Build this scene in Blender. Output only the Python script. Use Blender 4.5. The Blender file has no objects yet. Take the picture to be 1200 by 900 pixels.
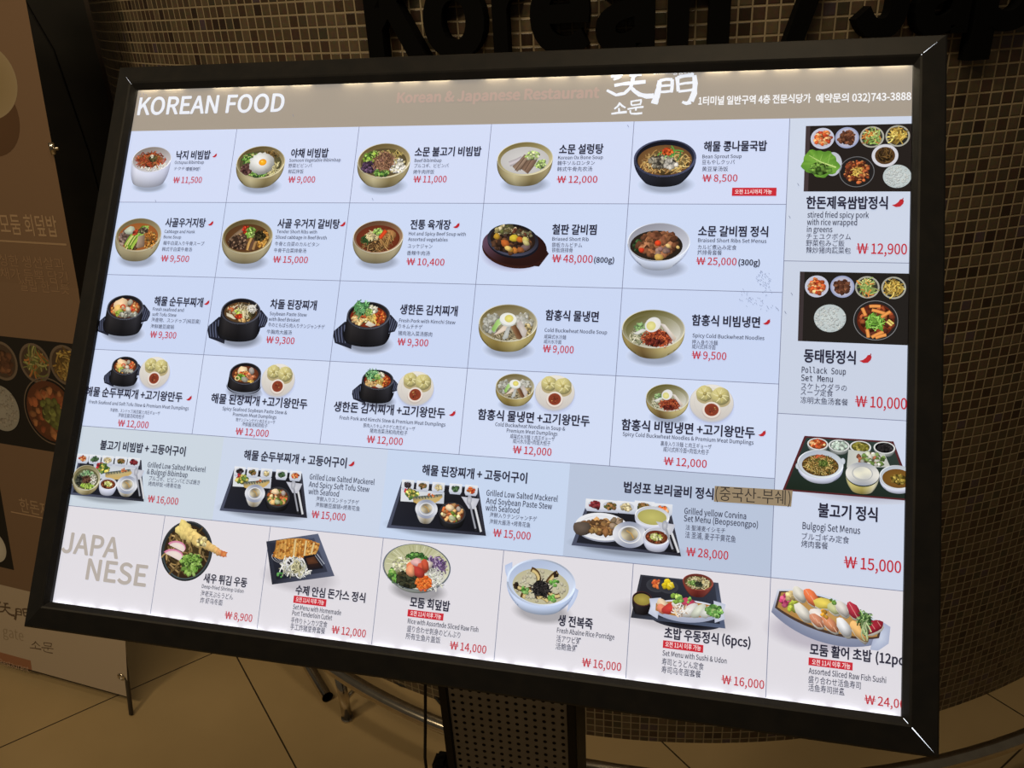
import bpy, bmesh, math, os, random
from mathutils import Matrix, Vector

sc = bpy.context.scene
COL = sc.collection
rnd = random.Random(7)

# ------------------------------------------------------------------ camera
cam_d = bpy.data.cameras.new('camera')
cam_d.sensor_width = 36.0
cam_d.lens = 967.0 / 1200.0 * 36.0
cam_d.clip_start = 0.02
cam = bpy.data.objects.new('camera', cam_d)
COL.objects.link(cam)
cam.matrix_world = Matrix(((0.998264, 0.058898, 0.0, 0.0),
                           (-0.025601, 0.433923, -0.900586, 0.0),
                           (-0.053042, 0.899023, 0.434678, 1.6),
                           (0, 0, 0, 1)))
sc.camera = cam

# ------------------------------------------------------------------ exposure, world, lights
sc.view_settings.view_transform = 'Standard'
sc.view_settings.look = 'None'
sc.view_settings.exposure = 0.0
sc.view_settings.gamma = 1.0
sc.view_settings.use_curve_mapping = False

w = bpy.data.worlds.new('hall_ambient')
sc.world = w
w.use_nodes = True
w.node_tree.nodes['Background'].inputs[0].default_value = (1.0, 0.82, 0.58, 1)
w.node_tree.nodes['Background'].inputs[1].default_value = 0.045


def area(name, loc, target, size, power, color, spread=180):
    d = bpy.data.lights.new(name, 'AREA')
    d.shape = 'RECTANGLE'
    d.size, d.size_y = size
    d.energy = power
    d.color = color
    d.spread = math.radians(spread)
    o = bpy.data.objects.new(name, d)
    COL.objects.link(o)
    o.location = loc
    o.rotation_euler = (Vector(target) - Vector(loc)).to_track_quat('-Z', 'Y').to_euler()
    return o


area('ceiling_lamp', (-0.85, -0.2, 3.4), (-0.4, 1.8, 0.8), (2.2, 0.18), 20.0, (1.0, 0.78, 0.47))
area('ceiling_lamp', (-2.3, 0.0, 3.2), (-0.9, 1.9, 0.9), (0.4, 0.2), 22.0, (1.0, 0.78, 0.47))
area('ceiling_lamp', (0.3, 0.55, 3.6), (0.3, 1.0, 0.0), (0.35, 0.35), 5.0, (1.0, 0.80, 0.52), 100)

# ------------------------------------------------------------------ materials


def lin(c):
    return tuple((x / 255.0 / 12.92) if x / 255.0 <= 0.04045 else ((x / 255.0 + 0.055) / 1.055) ** 2.4 for x in c[:3])


def mat(name, rgb, rough=0.5, metal=0.0, spec=0.5):
    m = bpy.data.materials.new(name)
    m.use_nodes = True
    b = m.node_tree.nodes['Principled BSDF']
    b.inputs['Base Color'].default_value = (*rgb, 1)
    b.inputs['Roughness'].default_value = rough
    b.inputs['Metallic'].default_value = metal
    b.inputs['Specular IOR Level'].default_value = spec
    return m


def noise_mat(name, c1, c2, scale, rough=0.5, metal=0.0, bump=0.0, spec=0.5):
    m = mat(name, c1, rough, metal, spec)
    nt = m.node_tree
    b = nt.nodes['Principled BSDF']
    tc = nt.nodes.new('ShaderNodeTexCoord')
    n = nt.nodes.new('ShaderNodeTexNoise')
    n.inputs['Scale'].default_value = scale
    n.inputs['Detail'].default_value = 6
    nt.links.new(tc.outputs['Object'], n.inputs['Vector'])
    r = nt.nodes.new('ShaderNodeValToRGB')
    r.color_ramp.elements[0].position = 0.35
    r.color_ramp.elements[1].position = 0.68
    r.color_ramp.elements[0].color = (*c1, 1)
    r.color_ramp.elements[1].color = (*c2, 1)
    nt.links.new(n.outputs['Fac'], r.inputs['Fac'])
    nt.links.new(r.outputs['Color'], b.inputs['Base Color'])
    if bump:
        bp = nt.nodes.new('ShaderNodeBump')
        bp.inputs['Strength'].default_value = bump
        bp.inputs['Distance'].default_value = 0.002
        nt.links.new(n.outputs['Fac'], bp.inputs['Height'])
        nt.links.new(bp.outputs['Normal'], b.inputs['Normal'])
    return m


def print_material(name, emit, diffuse):
    """backlit translucent print: the ink colour filters the lamp behind it and also reflects a little"""
    m = bpy.data.materials.new(name)
    m.use_nodes = True
    nt = m.node_tree
    nt.nodes.clear()
    out = nt.nodes.new('ShaderNodeOutputMaterial')
    at = nt.nodes.new('ShaderNodeAttribute')
    at.attribute_name = 'ink'
    em = nt.nodes.new('ShaderNodeEmission')
    em.inputs['Strength'].default_value = emit
    df = nt.nodes.new('ShaderNodeBsdfDiffuse')
    mul = nt.nodes.new('ShaderNodeVectorMath')
    mul.operation = 'SCALE'
    mul.inputs['Scale'].default_value = diffuse
    add = nt.nodes.new('ShaderNodeAddShader')
    nt.links.new(at.outputs['Color'], em.inputs['Color'])
    nt.links.new(at.outputs['Color'], mul.inputs[0])
    nt.links.new(mul.outputs[0], df.inputs['Color'])
    nt.links.new(em.outputs[0], add.inputs[0])
    nt.links.new(df.outputs[0], add.inputs[1])
    nt.links.new(add.outputs[0], out.inputs['Surface'])
    return m


def ink_material(name, rough=0.6):
    m = mat(name, (0.5, 0.5, 0.5), rough, 0.0, 0.25)
    nt = m.node_tree
    at = nt.nodes.new('ShaderNodeAttribute')
    at.attribute_name = 'ink'
    nt.links.new(at.outputs['Color'], nt.nodes['Principled BSDF'].inputs['Base Color'])
    return m


M_PRINT = print_material('backlit_print', 0.90, 0.30)
M_INK = ink_material('matte_print')
M_BLACK = noise_mat('black_anodised_frame', (0.010, 0.010, 0.011), (0.014, 0.013, 0.013), 60, 0.48, 0.0, 0.05, 0.16)
M_DARK = mat('black_paint', (0.008, 0.008, 0.009), 0.45)
M_LETTER = mat('black_letter_paint', (0.002, 0.002, 0.0022), 0.7, 0, 0.06)
M_STEEL = noise_mat('polished_steel', (0.70, 0.64, 0.54), (0.6, 0.54, 0.46), 40, 0.17, 1.0)
M_RUBBER = mat('black_rubber', (0.01, 0.01, 0.01), 0.8)
M_PERF = noise_mat('grey_perforated_metal', (0.26, 0.24, 0.22), (0.30, 0.28, 0.26), 30, 0.55, 0.0)
M_LEAK = bpy.data.materials.new('leak_glow')  # glow of the mitre slivers, imitates light leaking from the box
M_LEAK.use_nodes = True
_b = M_LEAK.node_tree.nodes['Principled BSDF']
_b.inputs['Emission Color'].default_value = (0.80, 0.88, 1.0, 1)
_b.inputs['Emission Strength'].default_value = 1.0
M_LEDW = bpy.data.materials.new('warm_led_strip')
M_LEDW.use_nodes = True
_b = M_LEDW.node_tree.nodes['Principled BSDF']
_b.inputs['Emission Color'].default_value = (1.0, 0.86, 0.58, 1)
_b.inputs['Emission Strength'].default_value = 46.0
M_LEDC = bpy.data.materials.new('cool_led_strip')
M_LEDC.use_nodes = True
_b = M_LEDC.node_tree.nodes['Principled BSDF']
_b.inputs['Emission Color'].default_value = (0.95, 0.97, 1.0, 1)
_b.inputs['Emission Strength'].default_value = 7.0

# ------------------------------------------------------------------ object helpers


def link(o):
    COL.objects.link(o)
    return o


def mesh_obj(name, bm, material, parent=None, smooth=False):
    me = bpy.data.meshes.new(name)
    bm.normal_update()
    bm.to_mesh(me)
    bm.free()
    if smooth:
        for p in me.polygons:
            p.use_smooth = True
    me.materials.append(material)
    o = link(bpy.data.objects.new(name, me))
    if parent is not None:
        o.parent = parent
    return o


def empty(name, loc, rz=0.0):
    o = link(bpy.data.objects.new(name, None))
    o.location = loc
    o.rotation_euler = (0, 0, rz)
    o.empty_display_size = 0.1
    bpy.context.view_layer.update()
    return o


def tag(o, label=None, cat=None, group=None, kind=None):
    if label: o['label'] = label
    if cat: o['category'] = cat
    if group: o['group'] = group
    if kind: o['kind'] = kind
    return o


def box(bm, x0, y0, z0, x1, y1, z1, bevel=0.0):
    r = bmesh.ops.create_cube(bm, size=1.0)
    for v in r['verts']:
        v.co = Vector(((x0 + x1) / 2 + v.co.x * (x1 - x0), (y0 + y1) / 2 + v.co.y * (y1 - y0), (z0 + z1) / 2 + v.co.z * (z1 - z0)))
    if bevel:
        es = list({e for v in r['verts'] for e in v.link_edges})
        bmesh.ops.bevel(bm, geom=es, offset=bevel, segments=2, affect='EDGES')


def tube(bm, pts, rad, seg=12, caps=True):
    pts = [Vector(p) for p in pts]
    rings = []
    for i, p in enumerate(pts):
        t = (pts[min(i + 1, len(pts) - 1)] - pts[max(i - 1, 0)]).normalized()
        up = Vector((0, 0, 1)) if abs(t.z) < 0.9 else Vector((1, 0, 0))
        a = t.cross(up).normalized()
        b = a.cross(t).normalized()
        rings.append([bm.verts.new(p + (a * math.cos(2 * math.pi * k / seg) + b * math.sin(2 * math.pi * k / seg)) * rad) for k in range(seg)])
    for r0, r1 in zip(rings, rings[1:]):
        for k in range(seg):
            bm.faces.new((r0[k], r0[(k + 1) % seg], r1[(k + 1) % seg], r1[k]))
    if caps:
        bm.faces.new(rings[0][::-1])
        bm.faces.new(rings[-1])


# ------------------------------------------------------------------ the setting: floor and round mosaic wall
KC = Vector((0.53, 3.0418))      # axis of the round kiosk
KR = 1.70
PITCH = 0.0208

m_floor = noise_mat('floor_tile', (0.36, 0.262, 0.135), (0.42, 0.305, 0.16), 3.0, 0.33, 0.0, 0.02, 0.4)
nt = m_floor.node_tree
bs = nt.nodes['Principled BSDF']
src_col = bs.inputs['Base Color'].links[0].from_socket
geo = nt.nodes.new('ShaderNodeNewGeometry')


def vmath(nt, op, a, b=None):
    n = nt.nodes.new('ShaderNodeVectorMath')
    n.operation = op
    nt.links.new(a, n.inputs[0])
    if b is not None:
        n.inputs[1].default_value = b
    return n


def smath(nt, op, a, b=None, c=None):
    n = nt.nodes.new('ShaderNodeMath')
    n.operation = op
    for i, x in enumerate((a, b, c)):
        if x is None: continue
        if isinstance(x, (int, float)):
            n.inputs[i].default_value = x
        else:
            nt.links.new(x, n.inputs[i])
    return n.outputs[0]


E1 = (0.8398, 0.5429, 0)
E2 = (-0.5429, 0.8398, 0)
masks = []
for vec, off in ((E1, 0.268), (E2, 1.924)):
    d = vmath(nt, 'DOT_PRODUCT', geo.outputs['Position'], vec).outputs['Value']
    f = smath(nt, 'FRACT', smath(nt, 'ADD', smath(nt, 'DIVIDE', smath(nt, 'SUBTRACT', d, off), 0.72), 100.5))
    masks.append(smath(nt, 'LESS_THAN', smath(nt, 'ABSOLUTE', smath(nt, 'SUBTRACT', f, 0.5)), 0.0026))
jm = smath(nt, 'MAXIMUM', masks[0], masks[1])
mx = nt.nodes.new('ShaderNodeMix')
mx.data_type = 'RGBA'
nt.links.new(jm, mx.inputs['Factor'])
nt.links.new(src_col, mx.inputs[6])
mx.inputs[7].default_value = (0.035, 0.024, 0.014, 1)
nt.links.new(mx.outputs[2], bs.inputs['Base Color'])

bm = bmesh.new()
bmesh.ops.create_grid(bm, x_segments=1, y_segments=1, size=4.5)
fl = mesh_obj('floor', bm, m_floor)
fl.location = (0, 1.5, 0)
fl['kind'] = 'structure'

m_mos = bpy.data.materials.new('glass_mosaic')
m_mos.use_nodes = True
nt = m_mos.node_tree
bs = nt.nodes['Principled BSDF']
uv = nt.nodes.new('ShaderNodeUVMap')
sep = nt.nodes.new('ShaderNodeSeparateXYZ')
nt.links.new(uv.outputs[0], sep.inputs[0])
fx = smath(nt, 'FRACT', sep.outputs[0])
fy = smath(nt, 'FRACT', sep.outputs[1])
dx = smath(nt, 'ABSOLUTE', smath(nt, 'SUBTRACT', fx, 0.5))
dy = smath(nt, 'ABSOLUTE', smath(nt, 'SUBTRACT', fy, 0.5))
dm = smath(nt, 'MAXIMUM', dx, dy)
grout = smath(nt, 'GREATER_THAN', dm, 0.435)
fl_ = nt.nodes.new('ShaderNodeVectorMath')
fl_.operation = 'FLOOR'
nt.links.new(uv.outputs[0], fl_.inputs[0])
wn = nt.nodes.new('ShaderNodeTexWhiteNoise')
wn.noise_dimensions = '3D'
nt.links.new(fl_.outputs[0], wn.inputs['Vector'])
rp = nt.nodes.new('ShaderNodeValToRGB')
rp.color_ramp.interpolation = 'CONSTANT'
els = rp.color_ramp.elements
stops = [(0.0, (0.105, 0.072, 0.043)), (0.22, (0.075, 0.045, 0.027)), (0.36, (0.13, 0.095, 0.058)), (0.55, (0.088, 0.066, 0.042)),
         (0.68, (0.045, 0.027, 0.018)), (0.76, (0.15, 0.11, 0.068)), (0.88, (0.085, 0.05, 0.034)), (0.93, (0.072, 0.062, 0.04)), (0.965, (0.10, 0.07, 0.085))]
els[0].position, els[0].color = 0.0, (*stops[0][1], 1)
els[1].position, els[1].color = stops[1][0], (*stops[1][1], 1)
for p, c in stops[2:]:
    e = els.new(p)
    e.color = (*c, 1)
nt.links.new(wn.outputs['Value'], rp.inputs['Fac'])
nz = nt.nodes.new('ShaderNodeTexNoise')
nz.inputs['Scale'].default_value = 3.0
nz.inputs['Detail'].default_value = 5
nt.links.new(uv.outputs[0], nz.inputs['Vector'])
mv = nt.nodes.new('ShaderNodeMix')
mv.data_type = 'RGBA'
mv.blend_type = 'MULTIPLY'
mv.inputs['Factor'].default_value = 0.55
nt.links.new(rp.outputs['Color'], mv.inputs[6])
nt.links.new(nz.outputs['Color'], mv.inputs[7])
mg = nt.nodes.new('ShaderNodeMix')
mg.data_type = 'RGBA'
nt.links.new(grout, mg.inputs['Factor'])
nt.links.new(mv.outputs[2], mg.inputs[6])
mg.inputs[7].default_value = (0.29, 0.235, 0.155, 1)
nt.links.new(mg.outputs[2], bs.inputs['Base Color'])
rr = smath(nt, 'MULTIPLY_ADD', grout, 0.45, 0.32)
nt.links.new(rr, bs.inputs['Roughness'])
bp = nt.nodes.new('ShaderNodeBump')
bp.inputs['Strength'].default_value = 0.6
bp.inputs['Distance'].default_value = 0.0015
hgt = nt.nodes.new('ShaderNodeMapRange')
hgt.inputs['From Min'].default_value = 0.46
hgt.inputs['From Max'].default_value = 0.38
nt.links.new(dm, hgt.inputs['Value'])
tilt = smath(nt, 'MULTIPLY_ADD', smath(nt, 'SUBTRACT', wn.outputs['Value'], 0.5), smath(nt, 'ADD', fx, fy), hgt.outputs[0])
nt.links.new(tilt, bp.inputs['Height'])
nt.links.new(bp.outputs['Normal'], bs.inputs['Normal'])

bm = bmesh.new()
uvl = bm.loops.layers.uv.new('tiles')
NSEG, ZTOP = 220, 2.6
A0, A1 = math.radians(-212), math.radians(38)
cols = []
for i in range(NSEG + 1):
    a = A0 + (A1 - A0) * i / NSEG
    x, y = KC.x + KR * math.cos(a), KC.y + KR * math.sin(a)
    cols.append((bm.verts.new((x, y, 0)), bm.verts.new((x, y, ZTOP)), a * KR / PITCH))
for c0, c1 in zip(cols, cols[1:]):
    f = bm.faces.new((c0[0], c1[0], c1[1], c0[1]))
    for lp, (u, v) in zip(f.loops, ((c0[2], 0.35), (c1[2], 0.35), (c1[2], ZTOP / PITCH + 0.35), (c0[2], ZTOP / PITCH + 0.35))):
        lp[uvl].uv = (u, v)
    f.smooth = True
wall = mesh_obj('wall_back', bm, m_mos)
for p in wall.data.polygons:
    p.use_smooth = True
wall['kind'] = 'structure'

# dark upright trim closing the left end of the mosaic
a = math.radians(-167.5)
bm = bmesh.new()
tx, ty = KC.x + (KR + 0.0) * math.cos(a), KC.y + KR * math.sin(a)
box(bm, -0.02, -0.05, 0, 0.02, 0.05, 2.6, 0.004)
tr = mesh_obj('trim_1', bm, mat('dark_bronze_trim', (0.03, 0.02, 0.015), 0.4))
tr.location = (tx - 0.016, ty, 0)
tr.rotation_euler = (0, 0, a)
tr['kind'] = 'structure'

# ------------------------------------------------------------------ fonts (the ones that ship with Blender)
FONTS = {}


def font(key):
    if key not in FONTS:
        fn = {'cjk': 'Noto Sans CJK Regular.woff2', 'mono': 'DejaVuSansMono.woff2'}[key]
        f = None
        try:
            f = bpy.data.fonts.load(os.path.join(bpy.utils.system_resource('DATAFILES'), 'fonts', fn))
        except Exception:
            pass
        c = bpy.data.curves.new('probe', 'FONT')
        if f: c.font = f
        c.body = 'H'
        o = bpy.data.objects.new('probe', c)
        COL.objects.link(o)
        bpy.context.view_layer.update()
        h = o.dimensions.y
        bpy.data.objects.remove(o)
        bpy.data.curves.remove(c)
        FONTS[key] = (f, 0.733 / h)      # capitals 0.733 em high in every face
    return FONTS[key]


TEXTS = []     # queued pieces of lettering


def text_curve(body, fkey, bold, res=2):
    c = bpy.data.curves.new('lettering', 'FONT')
    f, k = font('cjk' if fkey == 'sans' else fkey)
    if f: c.font = f
    c.body = body
    c.size = k
    c.offset = bold
    c.resolution_u = res
    o = bpy.data.objects.new('lettering', c)
    COL.objects.link(o)
    return o


def curves_to_data(objs):
    """evaluate text curves -> list of (verts2d, faces)"""
    bpy.context.view_layer.update()
    dg = bpy.context.evaluated_depsgraph_get()
    res = []
    for o in objs:
        me = bpy.data.meshes.new_from_object(o.evaluated_get(dg))
        vs = [(v.co.x, v.co.y) for v in me.vertices]
        fs = [tuple(p.vertices) for p in me.polygons]
        res.append((vs, fs))
        bpy.data.meshes.remove(me)
    for o in objs:
        c = o.data
        bpy.data.objects.remove(o)
        bpy.data.curves.remove(c)
    return res


# ------------------------------------------------------------------ flat print artwork (millimetres, u to the right, v down)


def sh(c, f):
    return tuple(max(0, min(255, x * f)) for x in c)


def mixc(a, b, t):
    return tuple(x + (y - x) * t for x, y in zip(a, b))


class Art:
    minw = 0.45

    def __init__(self, z=0.10, dz=0.0022):
        self.V, self.F, self.C = [], [], []
        self.z, self.dz = z, dz

    def up(self):
        self.z += self.dz

    def add(self, pts, cols):
        b = len(self.V)
        for p, c in zip(pts, cols):
            self.V.append((p[0], p[1], self.z))
            self.C.append(c)
        return b

    def fan(self, pts, cc, ce, center=None):
        """filled outline: colour cc in the middle, ce on the edge (one colour or one per point)"""
        n = len(pts)
        if center is None:
            center = (sum(p[0] for p in pts) / n, sum(p[1] for p in pts) / n)
        if not isinstance(ce, list): ce = [ce] * n
        b = self.add([center] + list(pts), [cc] + ce)
        for i in range(n):
            self.F.append((b, b + 1 + i, b + 1 + (i + 1) % n))
        self.up()

    def poly(self, pts, c):
        self.fan(pts, c, c)

    def ell(self, cx, cy, rx, ry, cc, ce=None, n=36, rot=0.0, grad=None):
        ce = cc if ce is None else ce
        pts, cs = [], []
        for i in range(n):
            a = 2 * math.pi * i / n
            x, y = math.cos(a) * rx, math.sin(a) * ry
            pts.append((cx + x * math.cos(rot) - y * math.sin(rot), cy + x * math.sin(rot) + y * math.cos(rot)))
            cs.append(grad(a) if grad else ce)
        self.fan(pts, cc, cs, (cx, cy))

    def ring(self, cx, cy, rx, ry, w, col, n=48, a0=0, a1=2 * math.pi, wy=None, rot=0.0):
        wy = w * ry / rx if wy is None else wy
        pts, cs = [], []
        for i in range(n + 1):
            a = a0 + (a1 - a0) * i / n
            c = col(a) if callable(col) else col
            for k in (0, 1):
                x, y = math.cos(a) * (rx - k * w), math.sin(a) * (ry - k * wy)
                pts.append((cx + x * math.cos(rot) - y * math.sin(rot), cy + x * math.sin(rot) + y * math.cos(rot)))
                cs.append(c)
        b = self.add(pts, cs)
        for i in range(n):
            self.F.append((b + 2 * i, b + 2 * i + 2, b + 2 * i + 3, b + 2 * i + 1))
        self.up()

    def blob(self, x, y, r, c, el=1.0, rot=0.0, jag=0.22, n=9):
        pts, cs = [], []
        el = math.sqrt(el)
        for i in range(n):
            a = 2 * math.pi * i / n
            q = r * (1 + jag * (rnd.random() * 2 - 1))
            px, py = math.cos(a) * q * el, math.sin(a) * q / el
            X, Y = px * math.cos(rot) - py * math.sin(rot), px * math.sin(rot) + py * math.cos(rot)
            pts.append((x + X, y + Y))
            l = (-X * 0.5 - Y * 0.85) / (r + 1e-6)
            cs.append(sh(c, 0.78 + 0.22 * l))
        self.fan(pts, sh(c, 1.06), cs)

    def strand(self, pts, w, c, w1=None):
        """ribbon along points; dark edges, light middle; tapers from w to w1"""
        w1 = w if w1 is None else w1
        b = None
        n = len(pts)
        vp, vc = [], []
        for i, p in enumerate(pts):
            q0, q1 = pts[max(i - 1, 0)], pts[min(i + 1, n - 1)]
            tx, ty = q1[0] - q0[0], q1[1] - q0[1]
            L = math.hypot(tx, ty) or 1
            nx, ny = -ty / L, tx / L
            ww = (w + (w1 - w) * i / max(1, n - 1)) / 2
            vp += [(p[0] + nx * ww, p[1] + ny * ww), p, (p[0] - nx * ww, p[1] - ny * ww)]
            vc += [sh(c, 0.78), sh(c, 1.08), sh(c, 0.84)]
        b = self.add(vp, vc)
        for i in range(n - 1):
            for k in (0, 1):
                o = b + 3 * i + k
                self.F.append((o, o + 3, o + 4, o + 1))
        self.up()

    def curl(self, x, y, L, w, c, ang=None, bend=None):
        ang = rnd.random() * math.pi * 2 if ang is None else ang
        bend = (rnd.random() - 0.5) * 3.0 if bend is None else bend
        pts = []
        px, py = x - math.cos(ang) * L / 2, y - math.sin(ang) * L / 2
        n = 6
        for i in range(n):
            pts.append((px, py))
            a = ang + bend * (i / (n - 1) - 0.5)
            px += math.cos(a) * L / (n - 1)
            py += math.sin(a) * L / (n - 1)
        self.strand(pts, w, c)

    def pile(self, cx, cy, rx, ry, pal, n, size, kind='blob', el=1.0, jag=0.25, ang=None, jit=0.5):
        spots = []
        if jit > .2 and n > 12:
            av = tuple(sum(c[i] for c in pal) / len(pal) * .55 for i in range(3))
            self.blob(cx, cy, (rx * ry) ** .5 * .92, av, (rx / ry) ** .5, 0, .12, 16)
        for i in range(n):
            r = math.sqrt(rnd.random())
            a = rnd.random() * 2 * math.pi
            spots.append((cy + r * ry * math.sin(a), cx + r * rx * math.cos(a)))
        spots.sort()
        for y, x in spots:
            c = sh(mixc(rnd.choice(pal), (128, 108, 88), .10), 1.0 + (rnd.random() - .5) * jit)
            s = size * (0.7 + 0.6 * rnd.random())
            if kind == 'blob':
                self.blob(x, y, s, c, el=1 + (el - 1) * rnd.random(), rot=rnd.random() * 3.1 if ang is None else ang + (rnd.random() - .5) * .5, jag=jag)
            else:
                self.curl(x, y, s * 4.2, max(self.minw, s * 0.55), c, None if ang is None else ang + (rnd.random() - .5) * .7)

    def shadow(self, cx, cy, rx, ry, dark, bg):
        n = 40
        keep, self.z = self.z, 0.055 + len(self.V) * 1e-6
        pts, cs = [(cx, cy)], [dark]
        rings = [(0.62, dark), (0.75, mixc(dark, bg, 0.35)), (0.87, mixc(dark, bg, 0.72)), (1.0, bg)]
        for k, c in rings:
            for i in range(n):
                a = 2 * math.pi * i / n
                pts.append((cx + rx * k * math.cos(a), cy + ry * k * math.sin(a)))
                cs.append(c)
        b = self.add(pts, cs)
        for i in range(n):
            self.F.append((b, b + 1 + i, b + 1 + (i + 1) % n))
        for r in range(3):
            for i in range(n):
                o = b + 1 + r * n
                self.F.append((o + i, o + n + i, o + n + (i + 1) % n, o + (i + 1) % n))
        self.z = keep

    def body(self, cx, cy, rx, ry, bot, base, stops, p=2.0, dark=0.35):
        """front wall of a bowl from the rim (cx,cy,rx,ry) down to v = bot"""
        K, Mn = 28, 9
        bry = ry * base * 0.55
        bcy = bot - bry
        pts, cs = [], []
        for j in range(Mn + 1):
            t = j / Mn
            q = 1 - (1 - base) * t ** p
            for i in range(K + 1):
                a = math.pi * i / K
                yy = cy + (bcy - cy) * t + math.sin(a) * (ry + (bry - ry) * t)
                pts.append((cx - math.cos(a) * rx * q, yy))
                s = i / K * (len(stops) - 1)
                k = min(int(s), len(stops) - 2)
                cs.append(sh(mixc(stops[k], stops[k + 1], s - k), 1.05 - dark * t ** 1.5))
        b = self.add(pts, cs)
        for j in range(Mn):
            for i in range(K):
                o = b + j * (K + 1) + i
                self.F.append((o, o + 1, o + K + 2, o + K + 1))
        self.up()

    def build(self, name, parent, material, fn=None):
        me = bpy.data.meshes.new(name)
        if fn is None:
            fn = lambda u, v, z: (u * 0.001, -v * 0.001, z * 0.001)
        me.from_pydata([fn(*p) for p in self.V], [], self.F)
        at = me.attributes.new('ink', 'FLOAT_COLOR', 'POINT')
        flat = []
        for c in self.C:
            flat += [*lin(c), 1.0]
        at.data.foreach_set('color', flat)
        me.materials.append(material)
        me.update()
        o = link(bpy.data.objects.new(name, me))
        o.parent = parent
        return o


BRASS = [(84, 76, 52), (142, 132, 98), (184, 176, 142), (126, 114, 80), (156, 146, 112), (100, 92, 64)]
STONE = [(108, 100, 76), (156, 148, 120), (142, 132, 104), (162, 154, 126), (112, 104, 78)]
WHITE = [(166, 172, 196), (208, 213, 232), (202, 208, 230), (190, 196, 220), (150, 156, 184)]
POT = [(20, 20, 24), (44, 42, 44), (30, 29, 32), (46, 46, 52), (18, 18, 24)]


class Bowl:
    """draws a printed bowl; keeps the ellipse in which its food lies"""

    def __init__(s, A, L, R, T, F, B, stops, inner, rim, rimw=0.03, base=0.62, bg=(200, 214, 245), p=2.6, fill=0.87, drop=0.10, shade=0.24, dark=0.35):
        s.A = A
        s.cx, s.rx = (L[0] + R[0]) / 2, (R[0] - L[0]) / 2
        s.cy, s.ry = (T[1] + F[1]) / 2, (F[1] - T[1]) / 2
        if shade:
            A.shadow(s.cx + s.rx * 0.10, B[1] - s.ry * 0.12, s.rx * .92, s.ry * 0.55, sh(bg, 1 - shade), bg)
        A.body(s.cx, s.cy, s.rx, s.ry, B[1], base, stops, p, dark)
        A.ell(s.cx, s.cy, s.rx, s.ry, mixc(inner[0], inner[1], 0.5), None, 44,
              grad=lambda a: mixc(inner[0], inner[1], 0.5 + 0.5 * math.sin(a * 1.0 + 0.5)))
        s.rim, s.rimw = rim, rimw
        A.ring(s.cx, s.cy, s.rx, s.ry, s.rx * rimw, lambda a: sh(rim, 0.92 + 0.16 * math.sin(2 * a + 0.6)))
        s.fx, s.fy = s.cx, s.cy + s.ry * drop
        s.fw, s.fh = s.rx * fill, s.ry * (fill - 0.06)

    def P(s, a, b):
        return (s.fx + a * s.fw, s.fy + b * s.fh)

    def broth(s, cc, ce):
        s.A.ell(s.fx, s.fy, s.fw, s.fh, cc, ce)

    def pile(s, a, b, ra, rb, pal, n, size, kind='blob', **k):
        x, y = s.P(a, b)
        s.A.pile(x, y, ra * s.fw, rb * s.fh, pal, int(n * 2.0), .70 * size * s.rx / 30.0, kind, **k)

    def lip(s):
        s.A.ring(s.cx, s.cy, s.rx, s.ry, s.rx * s.rimw, lambda a: sh(s.rim, 0.95 + 0.15 * math.cos(a)), 30, 0.12, math.pi - 0.12)


GREENS = [(70, 120, 50), (110, 160, 70), (150, 190, 100), (50, 90, 45)]
RICE = [(232, 232, 224), (214, 214, 204), (240, 240, 236)]
BG = (201, 214, 245)

# ------------------------------------------------------------------ the dishes


def d_octopus(A, L, R, T, F, B):
    b = Bowl(A, L, R, T, F, B, WHITE, ((128, 120, 116), (206, 204, 212)), (224, 226, 236), 0.03, 0.80, p=3.0)
    b.pile(0.12, 0.42, 0.78, 0.52, RICE, 90, 2.0, jag=.3, jit=.15)
    b.pile(-0.08, -0.06, 0.80, 0.62, [(150, 58, 36), (176, 84, 48), (120, 44, 30), (150, 100, 56), (104, 56, 36)], 90, 3.0, 'strand')
    b.pile(0.1, -0.15, 0.28, 0.3, [(90, 84, 50), (120, 110, 60), (60, 56, 40)], 26, 1.3, 'strand')
    b.pile(0.06, -0.38, 0.12, 0.16, [(226, 220, 196)], 8, 1.1)
    b.lip()


def d_vegbibim(A, L, R, T, F, B):
    b = Bowl(A, L, R, T, F, B, BRASS, ((84, 70, 42), (188, 178, 140)), (206, 198, 164))
    b.broth((120, 110, 80), (80, 76, 50))
    b.pile(-0.5, -0.35, .42, .45, GREENS + [(200, 200, 130)], 50, 1.9)
    b.pile(-0.55, 0.4, .38, .42, [(92, 60, 60), (70, 44, 46), (110, 80, 76)], 50, 1.7)
    b.pile(-0.05, 0.78, .42, .22, GREENS, 40, 1.6)
    b.pile(0.6, 0.35, .34, .5, [(214, 206, 150), (226, 220, 176), (190, 180, 120)], 46, 1.6, 'strand')
    b.pile(0.35, -0.62, .5, .3, [(150, 120, 70), (110, 90, 56)], 26, 1.6, 'strand')
    x, y = b.P(0.08, -0.02)
    A.blob(x, y, b.rx * .47, (216, 218, 218), 1.2, 0.05, .09, 34)
    A.blob(x, y + .5, b.rx * .40, (228, 230, 230), 1.2, 0.05, .05, 30)
    x, y = b.P(0.12, -0.1)
    A.ell(x, y, b.rx * .16, b.ry * .20, (244, 190, 50), (226, 146, 26))
    A.ell(x - 1, y - 1, b.rx * .05, b.ry * .05, (255, 226, 130), (244, 190, 50))
    b.lip()


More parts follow.
